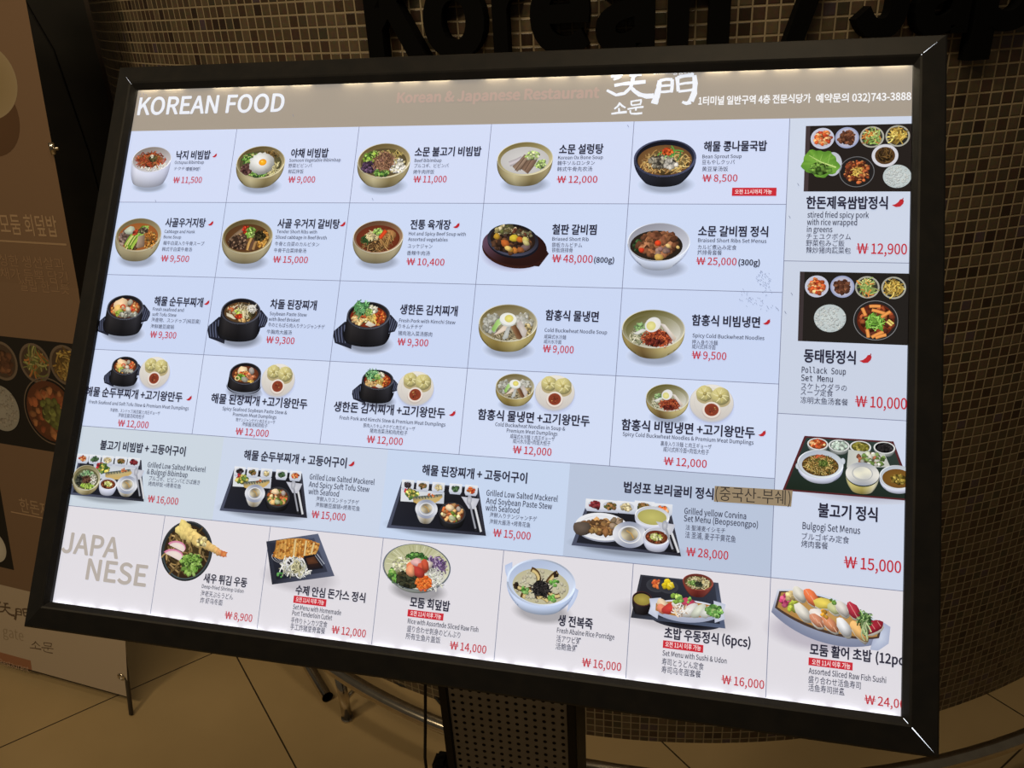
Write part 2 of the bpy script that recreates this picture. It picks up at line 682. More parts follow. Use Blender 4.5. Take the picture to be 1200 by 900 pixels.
def d_beefbibim(A, L, R, T, F, B):
    b = Bowl(A, L, R, T, F, B, BRASS, ((96, 82, 50), (190, 176, 136)), (210, 204, 178))
    b.broth((110, 96, 70), (84, 74, 50))
    b.pile(-0.5, -0.35, .40, .45, [(150, 190, 70), (110, 160, 60), (180, 210, 110), (60, 90, 40)], 40, 2.1)
    b.pile(-0.62, 0.35, .33, .42, [(74, 54, 84), (100, 76, 110), (54, 42, 60)], 50, 1.6)
    b.pile(0.62, 0.25, .36, .55, RICE + [(224, 214, 160)], 70, 1.6)
    b.pile(0.0, 0.75, .34, .25, GREENS, 30, 1.9)
    b.pile(0.3, -0.5, .5, .3, [(206, 190, 120), (180, 160, 90)], 26, 1.6, 'strand')
    b.pile(0.02, -0.05, .48, .62, [(120, 86, 66), (146, 108, 84), (92, 64, 50), (170, 132, 104), (110, 76, 70)], 90, 2.0, 'strand')
    b.lip()


def d_oxbone(A, L, R, T, F, B):
    b = Bowl(A, L, R, T, F, B, BRASS, ((112, 100, 60), (214, 208, 170)), (212, 206, 176), 0.028)
    b.broth((206, 206, 208), (186, 186, 188))
    for (x0, y0, x1, y1, wd, c) in ((-.62, .25, -.1, -.15, .2, (190, 184, 192)), (-.38, .62, .1, -.3, .28, (142, 120, 104)), (.02, .78, .34, -.18, .34, (128, 104, 88))):
        p, q = b.P(x0, y0), b.P(x1, y1)
        A.strand([p, ((p[0] + q[0]) / 2 + 1, (p[1] + q[1]) / 2), q], b.rx * wd, c)
    for k in range(3):
        p, q = b.P(-.36 + k * .2, .72), b.P(-.02 + k * .17, -.2)
        A.strand([p, q], 0.9, (96, 76, 64))
    b.pile(.28, -.35, .28, .3, [(170, 206, 110), (204, 226, 160), (226, 236, 200)], 22, 2.0)
    b.pile(.68, .3, .22, .35, [(176, 210, 120), (200, 224, 160)], 16, 1.7)
    b.lip()


def d_sprout(A, L, R, T, F, B):
    b = Bowl(A, L, R, T, F, B, [(22, 24, 40), (40, 42, 54), (30, 30, 36), (38, 40, 50), (20, 22, 34)], ((20, 20, 26), (48, 50, 66)), (70, 74, 100), 0.07, 0.62, p=1.8)
    b.broth((138, 104, 64), (104, 74, 44))
    b.pile(-.05, .15, .85, .72, [(196, 160, 96), (214, 186, 124), (168, 130, 74), (150, 110, 66)], 100, 1.7, 'strand')
    b.pile(.5, .1, .42, .6, [(214, 190, 130), (190, 156, 90)], 40, 1.7, 'strand')
    b.pile(-.1, .1, .45, .42, [(150, 146, 130), (96, 90, 80), (184, 178, 162), (60, 58, 54)], 30, 2.4)
    b.pile(.22, .35, .25, .25, [(206, 204, 198), (180, 178, 172)], 9, 2.8)
    for k in range(10):
        x, y = b.P(.15 + (rnd.random() - .5) * .7, -.55 + rnd.random() * .3)
        A.curl(x, y, 8 + rnd.random() * 5, 1.1, rnd.choice([(90, 160, 70), (60, 120, 60), (150, 196, 120)]))
    b.pile(.1, -.52, .2, .24, [(206, 84, 36), (226, 110, 50), (180, 60, 30)], 26, 1.4)
    b.lip()


def d_cabbage(A, L, R, T, F, B):
    b = Bowl(A, L, R, T, F, B, STONE, ((104, 94, 66), (186, 172, 138)), (188, 180, 156))
    b.broth((170, 110, 56), (146, 86, 44))
    b.pile(-.68, .1, .28, .55, [(120, 100, 96), (150, 130, 120), (84, 66, 60)], 30, 2.2)
    b.pile(.62, .25, .34, .6, [(190, 120, 50), (150, 90, 40), (210, 160, 80), (90, 70, 40)], 50, 1.8)
    A.blob(*b.P(-.45, -.42), b.rx * .2, (186, 196, 176), 1.4, -.3, .15)
    b.pile(-.15, .65, .35, .3, [(70, 50, 36), (90, 66, 44)], 20, 2.4)
    for k in range(12):
        x, y = b.P(-.45 + k * .035, .25 + (k % 4) * .1)
        A.curl(x, y, 15, 1.9, rnd.choice([(120, 160, 50), (160, 190, 80), (200, 200, 120), (90, 130, 40)]), -1.05, .3)
    for k in range(10):
        x, y = b.P(.05 + (k % 5) * .07, -.45 + (k // 5) * .15)
        A.curl(x, y, 13, 1.8, rnd.choice([(110, 160, 60), (150, 186, 90), (80, 120, 40)]), -.9, .4)
    b.pile(-.15, -.3, .16, .2, [(176, 60, 40), (150, 50, 36)], 8, 1.6)
    p = [b.P(.02, -.02), b.P(.34, -.12), b.P(.42, .72), b.P(.12, .86), b.P(0, .8)]
    A.fan(p, (150, 130, 112), [(170, 152, 136), (120, 100, 84), (104, 84, 70), (128, 106, 90), (150, 132, 118)])
    b.pile(.22, -.45, .26, .22, [(96, 80, 60), (70, 60, 50), (150, 140, 110)], 14, 1.7)
    b.lip()


def d_rib(A, L, R, T, F, B):
    b = Bowl(A, L, R, T, F, B, STONE, ((84, 72, 44), (176, 162, 124)), (194, 188, 164))
    b.broth((110, 76, 44), (84, 56, 34))
    for (x0, y0, x1, y1, wd, c) in ((-.75, .2, -.2, -.65, .18, (134, 112, 90)), (-.7, .45, -.45, -.1, .3, (110, 84, 66)), (-.45, .75, -.35, -.3, .1, (170, 136, 92)),
                                    (-.2, .82, -.12, -.25, .34, (74, 54, 48)), (.1, .85, .22, -.1, .12, (190, 150, 90)), (.2, .85, .4, -.05, .14, (96, 70, 56)), (.34, .8, .52, -.05, .12, (160, 124, 80))):
        p, q = b.P(x0, y0), b.P(x1, y1)
        A.strand([p, ((p[0] + q[0]) / 2 - 1.2, (p[1] + q[1]) / 2), q], b.rx * wd, c, b.rx * wd * .8)
    b.pile(-.4, .3, .45, .5, [(96, 72, 58), (70, 50, 42), (130, 104, 84)], 40, 1.5)
    b.pile(.7, 0, .26, .6, [(190, 140, 60), (214, 170, 90), (150, 100, 46)], 34, 2.2)
    b.pile(.55, -.15, .3, .35, [(50, 44, 26), (74, 66, 36)], 18, 1.9)
    b.pile(-.12, -.62, .12, .32, [(206, 60, 36), (180, 44, 30)], 10, 1.7)
    b.pile(.14, -.38, .22, .38, [(130, 176, 70), (100, 150, 50), (180, 206, 120)], 24, 1.8)
    b.lip()


def d_yukgaejang(A, L, R, T, F, B):
    b = Bowl(A, L, R, T, F, B, STONE, ((88, 60, 42), (176, 146, 116)), (206, 200, 182))
    b.broth((126, 60, 34), (100, 46, 30))
    A.blob(*b.P(.55, -.35), b.rx * .22, (180, 130, 80), 1.5, .3, .1)
    b.pile(-.05, .35, .7, .6, [(150, 116, 70), (96, 66, 40), (120, 86, 50), (60, 44, 28), (176, 140, 90)], 80, 2.0, 'strand')
    b.pile(.4, -.0, .3, .55, [(170, 130, 76), (140, 100, 60)], 30, 2.1, 'strand', ang=1.1)
    b.pile(-.52, .05, .24, .26, [(50, 84, 40), (36, 64, 34)], 20, 2.0, 'strand')
    b.pile(-.25, -.2, .3, .35, [(214, 196, 140), (230, 214, 170)], 24, 1.7, 'strand')
    b.pile(-.02, -.5, .2, .26, [(150, 190, 90), (190, 216, 140)], 16, 1.8)
    p, q = b.P(.1, -.02), b.P(.34, -.6)
    A.strand([p, ((p[0] + q[0]) / 2, (p[1] + q[1]) / 2), q], 4.6, (206, 70, 36))
    b.lip()


def d_sizzle(A, iron, wood):
    """iron plate on a dark wooden board; iron/wood = (cx, cy, rx, ry, rot)"""
    cx, cy, rx, ry, rot = wood
    A.shadow(cx, cy + 7, rx * 1.05, ry * 1.05, (150, 150, 184), BG)
    A.ell(cx, cy + 3, rx, ry, (44, 24, 20), (52, 28, 24), 40, rot)
    A.fan([(cx + rx * .72, cy - ry * .45), (cx + rx * 1.06, cy + ry * .35), (cx + rx * .8, cy + ry * 1.05), (cx + rx * .4, cy + ry * 1.0)], (52, 28, 24), (44, 24, 22))
    A.ell(cx, cy, rx, ry, (52, 28, 24), None, 40, rot, grad=lambda a: mixc((40, 22, 20), (96, 72, 92), max(0, -math.cos(a)) ** 2))
    cx, cy, rx, ry, rot = iron
    A.ell(cx + .5, cy + 2.2, rx, ry, (22, 22, 28), (22, 24, 34), 40, rot)
    A.ell(cx, cy, rx, ry, (40, 34, 30), None, 40, rot, grad=lambda a: mixc((22, 22, 26), (70, 72, 92), .5 + .5 * math.sin(a)))
    A.ell(cx, cy - .5, rx * .88, ry * .86, (48, 34, 26), (40, 30, 26), 40, rot)

    def q(a, b):
        X, Y = a * rx * .88, b * ry * .86
        return cx + X * math.cos(rot) - Y * math.sin(rot), cy + X * math.sin(rot) + Y * math.cos(rot)
    for (a, b, ra, rb, pal, n, s) in ((-.3, -.45, .5, .5, [(206, 196, 160), (120, 110, 70), (84, 90, 50), (170, 160, 110)], 46, 2.0),
                                      (.2, -.35, .5, .45, [(120, 120, 90), (90, 50, 36), (190, 180, 140)], 36, 1.8),
                                      (.0, .3, .75, .55, [(74, 50, 36), (50, 34, 28), (110, 70, 44), (60, 44, 40)], 60, 2.4)):
        A.pile(*q(a, b), ra * rx, rb * ry, pal, n, s)
    for (a, b, s, c, e, r) in ((-.72, -.05, 3.4, (185, 144, 50), 1.1, .3), (-.28, .35, 4.4, (185, 99, 46), 1.25, .5), (.05, -.12, 4.4, (203, 180, 59), 1.2, .2), (.32, -.1, 3.8, (192, 108, 45), 1.25, .2),
                               (.55, -.18, 3.1, (203, 192, 108), 1.5, .2), (.62, .35, 4.6, (116, 96, 96), 1.5, -.5), (.22, .72, 3.3, (185, 117, 54), 1.4, .9), (.0, .72, 3.3, (185, 135, 54), 1.5, .3),
                               (-.1, .66, 3.2, (226, 196, 110), 1.3, .2), (.62, .05, 3.3, (194, 185, 126), 1.5, .3), (.45, .62, 3.4, (150, 90, 50), 1.2, 0)):
        A.blob(*q(a, b), s, c, e, rot + r, .14, 8)


def d_galbijjim(A, L, R, T, F, B):
    b = Bowl(A, L, R, T, F, B, [(150, 160, 190), (196, 206, 228), (188, 200, 226), (206, 216, 236), (168, 176, 204)], ((140, 142, 156), (206, 212, 228)), (222, 228, 242), 0.03, 0.5, shade=.22, p=1.9)
    A.ell(b.cx - 2, b.cy + 4, b.rx * .84, b.ry * .8, (60, 44, 34), (40, 34, 28))
    b.pile(-.68, .1, .24, .42, [(40, 70, 40), (56, 90, 50), (30, 50, 30)], 30, 2.2)
    b.pile(-.05, .05, .68, .72, [(120, 74, 50), (150, 96, 64), (96, 58, 40), (170, 116, 82), (80, 50, 36)], 60, 4.0, el=1.5)
    b.pile(.1, -.35, .5, .3, [(140, 90, 60), (110, 66, 46)], 16, 4.2, el=1.7)
    b.pile(.1, .5, .3, .2, [(130, 100, 100), (150, 120, 110)], 3, 4.4, el=1.5)
    A.blob(*b.P(-.02, -.05), b.rx * .105, (226, 74, 40), 1, 0, .1)
    A.blob(*b.P(-.6, .42), b.rx * .09, (206, 64, 40), 1, 0, .1)
    A.blob(*b.P(.36, .12), b.rx * .08, (226, 196, 130), 1.5, .6, .1)
    A.blob(*b.P(.05, .85), b.rx * .13, (206, 170, 90), 1.3, .1, .1)
    A.blob(*b.P(.72, .2), b.rx * .06, (220, 190, 120), 1.3, .9, .1)
    b.lip()


def handles(A, rimL, rimR, HL, HR, dark=(34, 36, 48), rib=(92, 100, 128)):
    """ribbed lugs of a stone pot's saucer; HL/HR are their outer tips"""
    for s, rim, H in ((-1, rimL, HL), (1, rimR, HR)):
        w = abs(H[0] - rim[0]) * (1.12 if s < 0 else 1.0)
        y0 = rim[1] + w * .30 if s < 0 else rim[1] + w * .30
        ym = H[1]
        pts = [(rim[0] - s * w * .5, ym - w * .9), (rim[0] + s * w * .25, ym - w * .85), (rim[0] + s * w * .98, ym - w * .15), (rim[0] + s * w, ym + w * .2), (rim[0] + s * w * .8, ym + w * .72), (rim[0] - s * w * .5, ym + w * 1.1)]
        A.fan(pts, sh(dark, 1.2), dark)
        for k in range(4):
            t = .22 + k * .22
            A.strand([(rim[0] + s * w * t, ym - w * (.74 - .55 * t)), (rim[0] + s * w * (t - .06), ym + w * .05), (rim[0] + s * w * (t - .22), ym + w * (.72 - .1 * t))], w * .07, rib)


def stone_pot(A, L, R, T, F, B, HL=None, HR=None, shade=.35):
    cx, rx = (L[0] + R[0]) / 2, (R[0] - L[0]) / 2
    cy, ry = (T[1] + F[1]) / 2, (F[1] - T[1]) / 2
    A.shadow(cx + rx * .1, B[1] - ry * .25, rx * 1.25, ry * .85, sh(BG, 1 - shade), BG)
    if HL:
        handles(A, (L[0] + rx * .08, 0), (R[0] - rx * .08, 0), HL, HR)
    A.body(cx, cy + ry * .9, rx * 1.12, ry * .95, B[1], .86, [(14, 14, 18), (34, 34, 38), (24, 24, 28), (36, 36, 42), (14, 14, 18)], 2.5)
    b = Bowl(A, L, R, T, F, (B[0], B[1] - (B[1] - F[1]) * .18), POT, ((20, 18, 20), (54, 54, 60)), (78, 80, 92), .06, 1.05, shade=0, p=2.2, fill=.84, drop=.08)
    return b


def d_tofu(A, *a, **k):
    b = stone_pot(A, *a, **k)
    b.broth((140, 70, 36), (96, 46, 28))
    b.pile(-.05, .1, .85, .8, [(210, 150, 80), (190, 100, 50), (226, 190, 120), (150, 80, 44)], 50, 2.4)
    A.blob(*b.P(-.3, -.4), b.rx * .34, (236, 206, 168), 1.4, .1, .16, 12)
    A.blob(*b.P(-.45, .05), b.rx * .22, (236, 196, 120), 1.3, -.3, .16, 12)
    A.ring(*b.P(-.15, -.15), b.rx * .15, b.ry * .22, b.rx * .07, (200, 60, 30), 16, 2.6, 6.6)
    b.pile(-.3, .5, .28, .3, [(140, 170, 60), (170, 190, 90)], 18, 2.0)
    b.pile(.6, -.15, .26, .5, [(226, 170, 110), (206, 110, 60), (190, 60, 40)], 18, 2.8, el=1.5)
    b.pile(.12, .62, .42, .3, [(190, 190, 176), (140, 146, 136), (110, 110, 104)], 18, 3.2, el=1.5)
    b.pile(.65, .6, .2, .22, [(180, 184, 176), (150, 156, 146)], 7, 3.2, el=1.4)
    A.blob(*b.P(.25, .1), b.rx * .14, (214, 206, 190), 1.4, .5, .15)
    A.blob(*b.P(.3, -.62), b.rx * .15, (170, 166, 150), 1.0, .5, .12)
    b.lip()


def d_brisket(A, *a, **k):
    b = stone_pot(A, *a, **k)
    b.broth((110, 80, 46), (76, 56, 36))
    b.pile(0, 0, .85, .8, [(130, 90, 50), (96, 66, 40), (170, 130, 80)], 40, 2.4)
    b.pile(-.45, -.2, .35, .4, [(180, 90, 50), (206, 190, 150)], 16, 2.4)
    p = [b.P(-.85, .1), b.P(-.5, .25), b.P(-.2, .7), b.P(-.35, .72), b.P(-.8, .4)]
    A.fan(p, (220, 216, 196), (196, 188, 166))
    b.pile(-.05, -.1, .25, .35, [(170, 200, 80), (196, 216, 110), (226, 226, 160)], 20, 2.4)
    b.pile(.15, -.55, .5, .25, [(150, 130, 96), (206, 196, 170), (110, 96, 70)], 20, 2.4, 'strand')
    b.pile(.62, .05, .3, .5, [(70, 66, 40), (50, 46, 30), (96, 90, 56)], 26, 2.2)
    b.pile(.7, -.4, .22, .4, [(220, 216, 206), (240, 236, 226)], 20, 2.0, 'strand')
    b.pile(.3, .2, .2, .5, [(210, 196, 150), (226, 216, 180)], 14, 2.4, 'strand', ang=1.2)
    b.pile(-.05, .45, .22, .26, [(206, 60, 30), (180, 50, 30)], 16, 1.8)
    b.pile(.3, .8, .4, .14, [(226, 190, 130), (200, 160, 100)], 10, 2.0)
    b.lip()


def d_kimchi(A, *a, **k):
    b = stone_pot(A, *a, **k)
    b.broth((150, 60, 30), (110, 40, 24))
    b.pile(.45, .1, .5, .7, [(176, 60, 30), (206, 110, 50), (150, 44, 26), (226, 150, 70)], 46, 2.3)
    b.pile(-.45, .35, .45, .45, [(226, 190, 130), (206, 160, 96), (236, 206, 150)], 34, 2.5)
    b.pile(-.3, -.15, .35, .3, [(206, 84, 40), (226, 110, 60)], 20, 2.4)
    b.pile(.2, .1, .2, .7, [(220, 180, 90), (206, 190, 110)], 20, 2.6, 'strand', ang=1.2)
    b.pile(.2, -.65, .3, .35, [(226, 222, 206), (206, 206, 180)], 12, 2.6, el=1.6)
    p = [b.P(.05, .42), b.P(.5, .78), b.P(.2, .98), b.P(-.1, .8)]
    A.fan(p, (206, 200, 186), [(226, 220, 206), (190, 184, 170), (180, 174, 160), (206, 200, 190)])
    x, y = b.P(-.42, -.72)
    A.pile(x, y, b.rx * .36, b.ry * .50, [(80, 150, 90), (110, 176, 110), (60, 120, 74), (150, 206, 150)], 60, b.rx / 30 * 2.2, 'strand')
    b.pile(.0, -.45, .2, .35, [(120, 170, 80), (170, 200, 120)], 16, 2.0)
    b.lip()


def d_seafood(A, *a, **k):
    b = stone_pot(A, *a, **k)
    b.broth((130, 70, 40), (90, 46, 30))
    b.pile(0, .1, .85, .75, [(170, 90, 50), (206, 130, 70), (130, 66, 40)], 36, 2.6)
    A.blob(*b.P(-.2, -.4), b.rx * .3, (240, 216, 176), 1.3, .1, .14, 12)
    b.pile(-.1, -.1, .35, .25, [(206, 70, 40), (226, 150, 80)], 14, 2.2)
    b.pile(-.3, .3, .3, .3, [(120, 170, 60), (90, 140, 50)], 16, 2.6)
    A.ring(*b.P(-.55, .5), b.rx * .16, b.ry * .22, b.rx * .06, (226, 206, 150), 16)
    b.pile(.4, .15, .3, .5, [(226, 150, 110), (206, 120, 80)], 16, 2.8, el=1.6)
    A.blob(*b.P(.05, .62), b.rx * .2, (156, 156, 144), 1.5, .3, .1)
    A.blob(*b.P(.45, -.45), b.rx * .19, (166, 160, 156), 1.2, 1.0, .1)
    b.pile(.45, .75, .3, .16, [(226, 186, 90), (200, 150, 70)], 8, 2.4)
    b.lip()


def egg(A, x, y, r, rot, squash=.8):
    A.ell(x, y + r * .12, r * 1.0, r * squash, (214, 218, 214), (190, 196, 196), 28, rot)
    A.ell(x, y, r, r * squash * .92, (238, 240, 238), (222, 226, 226), 28, rot)
    A.ell(x + r * .1, y - r * .05, r * .52, r * .46 * squash / .8, (232, 226, 130), (206, 196, 110), 24, rot)


def d_naengmyeon(A, L, R, T, F, B, **k):
    b = Bowl(A, L, R, T, F, B, [(92, 80, 44), (150, 136, 84), (128, 112, 64), (176, 164, 112), (158, 146, 96), (104, 92, 52)], ((104, 92, 54), (196, 194, 176)), (206, 202, 182), 0.035, 0.6, **k)
    b.broth((150, 144, 124), (128, 118, 90))
    b.pile(-.62, -.05, .32, .6, [(176, 180, 174), (150, 152, 142), (196, 200, 196)], 26, 3.2, jit=.12)
    b.pile(.55, -.25, .38, .5, [(186, 190, 184), (200, 202, 198), (160, 160, 146)], 26, 3.2, jit=.12)
    b.pile(.75, .3, .2, .4, [(206, 190, 140), (190, 170, 120)], 12, 2.2)
    b.pile(-.05, .7, .55, .28, [(150, 140, 110), (120, 110, 84), (176, 166, 136)], 40, 1.8, 'strand')

    def slab(p, c, ce):
        A.fan([b.P(*q) for q in p], c, ce)
    slab([(-.62, .35), (-.45, -.25), (-.2, -.6), (-.05, -.3), (-.35, .1), (-.5, .55)], (170, 206, 130), [(120, 170, 80), (150, 196, 110), (190, 220, 160), (200, 226, 176), (196, 220, 160), (140, 186, 100)])
    slab([(-.52, .72), (-.15, .05), (.05, .0), (-.02, .35), (-.3, .6)], (226, 214, 200), (206, 190, 176))
    slab([(.35, -.1), (.5, -.3), (.78, .35), (.72, .8), (.6, .75)], (206, 200, 196), (180, 172, 170))
    slab([(.12, .1), (.32, -.02), (.62, .75), (.55, .95), (.42, .9)], (110, 76, 52), [(150, 116, 84), (96, 64, 44), (84, 54, 40), (120, 90, 66), (130, 100, 74)])
    slab([(-.02, .15), (.12, .12), (.06, .85), (-.1, 1.0), (-.16, .9)], (196, 200, 198), (166, 170, 170))
    egg(A, *b.P(.0, -.38), b.rx * .29, .12, .78)
    b.lip()


def d_bibimnaeng(A, L, R, T, F, B, **k):
    b = Bowl(A, L, R, T, F, B, [(110, 96, 56), (150, 136, 88), (110, 90, 56), (172, 160, 112), (190, 180, 134), (130, 118, 74)], ((90, 84, 36), (206, 206, 200)), (206, 202, 180), 0.03, 0.5, **k)
    A.ell(b.fx, b.fy, b.fw, b.fh, (150, 146, 120), None, grad=lambda a: mixc((96, 92, 50), (210, 210, 204), .5 + .5 * math.cos(a * 1 - .7)))
    b.pile(-.5, .4, .3, .45, [(196, 196, 170), (170, 176, 140), (110, 116, 90), (216, 214, 190)], 40, 2.0, 'strand')
    b.pile(-.45, -.2, .22, .25, [(130, 170, 110), (170, 200, 150)], 14, 2.0)
    b.pile(.18, .45, .55, .5, [(150, 60, 36), (176, 80, 46), (120, 40, 30), (196, 100, 60), (96, 36, 30)], 110, 1.9, 'strand')
    b.pile(.05, .72, .3, .22, [(84, 30, 28), (110, 40, 30)], 20, 1.8)
    p = [b.P(.22, -.5), b.P(.42, -.42), b.P(.86, .42), b.P(.78, .66)]
    A.fan(p, (214, 208, 206), [(190, 180, 176), (226, 222, 220), (206, 190, 170), (170, 160, 156)])
    p = [b.P(-.72, .22), b.P(-.4, -.1), b.P(-.2, -.05), b.P(-.55, .3)]
    A.fan(p, (226, 226, 222), (196, 200, 200))
    A.ell(*b.P(-.02, -.38), b.rx * .27, b.ry * .36, (234, 234, 236), (214, 216, 220), 28, -.75)
    A.ell(*b.P(-.08, -.3), b.rx * .15, b.ry * .24, (226, 222, 156), (206, 202, 130), 20, -.5)
    b.lip()


def dumplings(A, L, R, T, B):
    cx, rx = (L[0] + R[0]) / 2, (R[0] - L[0]) / 2
    cy, ry = (T[1] + B[1]) / 2, (B[1] - T[1]) / 2
    A.shadow(cx, cy + ry * .2, rx * 1.05, ry * 1.0, (160, 166, 204), BG)
    A.ell(cx, cy + ry * .02, rx, ry, (206, 206, 206), (186, 190, 204), 44)
    A.ell(cx, cy - ry * .02, rx * .97, ry * .95, (216, 214, 210), None, 44, grad=lambda a: mixc((226, 224, 218), (196, 192, 190), .5 + .5 * math.sin(a)))
    A.ring(cx, cy - ry * .02, rx * .78, ry * .76, rx * .02, (200, 198, 196))
    for (a, b, r) in ((-.32, -.48, .38), (.38, -.38, .42)):
        x, y = cx + a * rx, cy + b * ry
        A.ell(x + .5, y + ry * .2, rx * r * 1.02, ry * r * .9, (150, 136, 90), (180, 168, 130), 24)
        A.blob(x, y, rx * r, (208, 200, 140), 1.05, .2, .05, 20)
        for k in range(9):
            an = k * .7 + .2
            A.strand([(x + math.cos(an) * rx * r * .12, y + math.sin(an) * ry * r * .1), (x + math.cos(an + .3) * rx * r * .5, y + math.sin(an + .3) * ry * r * .5), (x + math.cos(an + .45) * rx * r * .86, y + math.sin(an + .45) * ry * r * .84)],
                     rx * .07, (196, 186, 120) if k % 2 else (226, 220, 170), rx * .03)
        A.blob(x, y, rx * .09, (176, 164, 104), 1, 0, .2)
    x, y = cx + rx * .02, cy + ry * .36
    A.ell(x, y + ry * .05, rx * .43, ry * .46, (206, 196, 190), (190, 182, 180), 30)
    A.ell(x, y, rx * .41, ry * .42, (236, 230, 224), (222, 214, 208), 30)
    A.ell(x, y, rx * .32, ry * .33, (112, 50, 36), (140, 66, 46), 30)
    A.pile(x, y, rx * .2, ry * .2, [(150, 70, 44), (90, 40, 30), (196, 150, 90)], 10, rx * .03)


# --- banchan discs used on the set-menu photos


def disc(A, cx, cy, rx, ry, rim, inside, pal, n, size, kind='blob', **k):
    A.ell(cx, cy, rx, ry, inside, rim, 36)
    A.ring(cx, cy, rx, ry, rx * .07, rim, 36)
    A.ell(cx, cy, rx * .86, ry * .86, inside, inside, 30)
    A.pile(cx, cy, rx * .66, ry * .66, pal, n, size, kind, **k)


def rice_disc(A, cx, cy, rx, ry):
    A.ell(cx, cy, rx, ry, (200, 210, 212), (180, 192, 196), 40)
    A.pile(cx, cy, rx * .93, ry * .93, [(206, 216, 218), (190, 202, 206), (216, 224, 226), (196, 206, 212)], 110, rx * .07, jag=.4, jit=.05)


KIMCHI = [(206, 90, 44), (226, 130, 70), (180, 60, 34), (236, 186, 130)]
ANCHOVY = [(96, 56, 40), (120, 76, 54), (70, 40, 30)]
SALAD = [(150, 176, 96), (196, 206, 130), (110, 146, 70), (206, 130, 60)]
OMELET = [(206, 176, 84), (180, 146, 60), (226, 200, 110), (120, 96, 40)]


def banchan4(A, cs, r):
    pals = [(KIMCHI, (188, 188, 206), (190, 196, 216)), (ANCHOVY, (176, 178, 200), (150, 160, 196)), (SALAD, (52, 52, 46), (170, 170, 160)), (OMELET, (40, 40, 36), (166, 166, 156))]
    for (cx, cy), (pal, ins, rim), i in zip(cs, pals, range(4)):
        disc(A, cx, cy, r, r * 1.0, rim, ins, pal, 60, r * .16, 'strand' if i > 1 else 'blob')


def d_porkset(A, quad, dishes, lettuce, stew, sauce, rice):
    A.poly(quad, (38, 33, 31))
    e = [(quad[0]), (quad[0][0] + 4, quad[0][1]), (quad[3][0] + 4, quad[3][1]), quad[3]]
    A.poly(e, (66, 56, 58))
    banchan4(A, *dishes)
    cx, cy, r = lettuce
    A.ell(cx + r * .75, cy + r * .05, r * .55, r * .8, (206, 210, 220), (180, 186, 200))
    pts, cs = [], []
    for i in range(40):
        an = 2 * math.pi * i / 40
        q = r * (1.0 + .07 * math.sin(an * 5) + .05 * math.sin(an * 11) + .03 * rnd.random() + .12 * math.cos(2 * an - .6))
        pts.append((cx + math.cos(an) * q, cy + math.sin(an) * q * .98))
        cs.append(rnd.choice([(90, 140, 50), (110, 160, 60), (84, 130, 46)]))
    A.fan(pts, (120, 168, 70), cs)
    A.pile(cx, cy + r * .35, r * .7, r * .4, [(84, 130, 50), (70, 112, 44), (110, 156, 64)], 40, r * .1)
    A.strand([(cx - r * .7, cy - r * .55), (cx, cy - r * .1), (cx + r * .95, cy + r * .28)], r * .03, (190, 216, 130), r * .12)
    for k in range(6):
        t = -.5 + k * .24
        A.strand([(cx + r * t, cy - r * .32 + r * .35 * (t + .5) * .9), (cx + r * (t + .12), cy + r * (.2 if k % 2 else -.62))], r * .05, (150, 190, 96), r * .015)
    cx, cy, r = stew
    A.ring(cx, cy, r, r * .98, r * .04, (110, 112, 116))
    A.ell(cx, cy, r * .93, r * .91, (30, 26, 24), (36, 34, 34))
    A.pile(cx, cy, r * .74, r * .72, [(150, 70, 36), (190, 100, 56), (110, 50, 30), (206, 140, 80), (84, 40, 28)], 130, r * .09)
    A.pile(cx, cy, r * .3, r * .25, [(206, 166, 70), (226, 190, 96)], 24, r * .07, 'strand')
    cx, cy, r = sauce
    A.ell(cx, cy, r, r * .98, (226, 226, 232), (200, 202, 214), 40)
    A.ell(cx, cy, r * .76, r * .74, (70, 48, 28), (84, 60, 36), 36)
    A.pile(cx, cy, r * .6, r * .58, [(96, 70, 36), (50, 36, 24), (120, 90, 50)], 40, r * .1, 'strand')
    rice_disc(A, *rice)


def d_pollackset(A, quad, dishes, rice, stew):
    A.poly(quad, (36, 33, 31))
    e = [(quad[0]), (quad[0][0] + 4, quad[0][1]), (quad[3][0] + 4, quad[3][1]), quad[3]]
    A.poly(e, (60, 52, 54))
    banchan4(A, *dishes)
    rice_disc(A, *rice)
    cx, cy, r = stew
    A.ring(cx, cy, r, r * .98, r * .03, (130, 132, 136))
    A.ell(cx, cy, r * .95, r * .93, (34, 28, 26), (40, 36, 36))
    A.ell(cx, cy, r * .84, r * .82, (120, 50, 28), (90, 36, 22))
    A.pile(cx, cy, r * .76, r * .76, [(150, 66, 36), (110, 46, 28), (176, 90, 50), (80, 36, 26)], 60, r * .12)
    for (a, b, l, an) in ((-.05, -.68, .5, .0), (.15, -.4, .7, .3), (-.55, -.4, .4, 1.2), (-.35, .66, .4, 1.4), (.1, .7, .6, -.5), (.25, .78, .5, -.3), (.45, -.3, .5, -.6)):
        A.curl(cx + a * r, cy + b * r, l * r, r * .16, (226, 150, 80), an, .2)
    A.curl(cx + .68 * r, cy + .05 * r, r * .3, r * .1, (220, 200, 110), .7, .1)
    A.curl(cx + .6 * r, cy + .14 * r, r * .3, r * .1, (226, 206, 120), .7, .1)
    pts = [(-.45, .15), (-.3, -.25), (-.1, -.4), (0, -.2), (.2, -.25), (.3, .1), (.35, .55), (.1, .4), (-.25, .42), (-.42, .4)]
    A.fan([(cx + a * r, cy + b * r) for a, b in pts], (110, 170, 60), (84, 140, 50))
    A.pile(cx - .05 * r, cy + .1 * r, r * .36, r * .36, [(120, 180, 66), (90, 146, 50), (150, 206, 96)], 60, r * .07, 'strand')


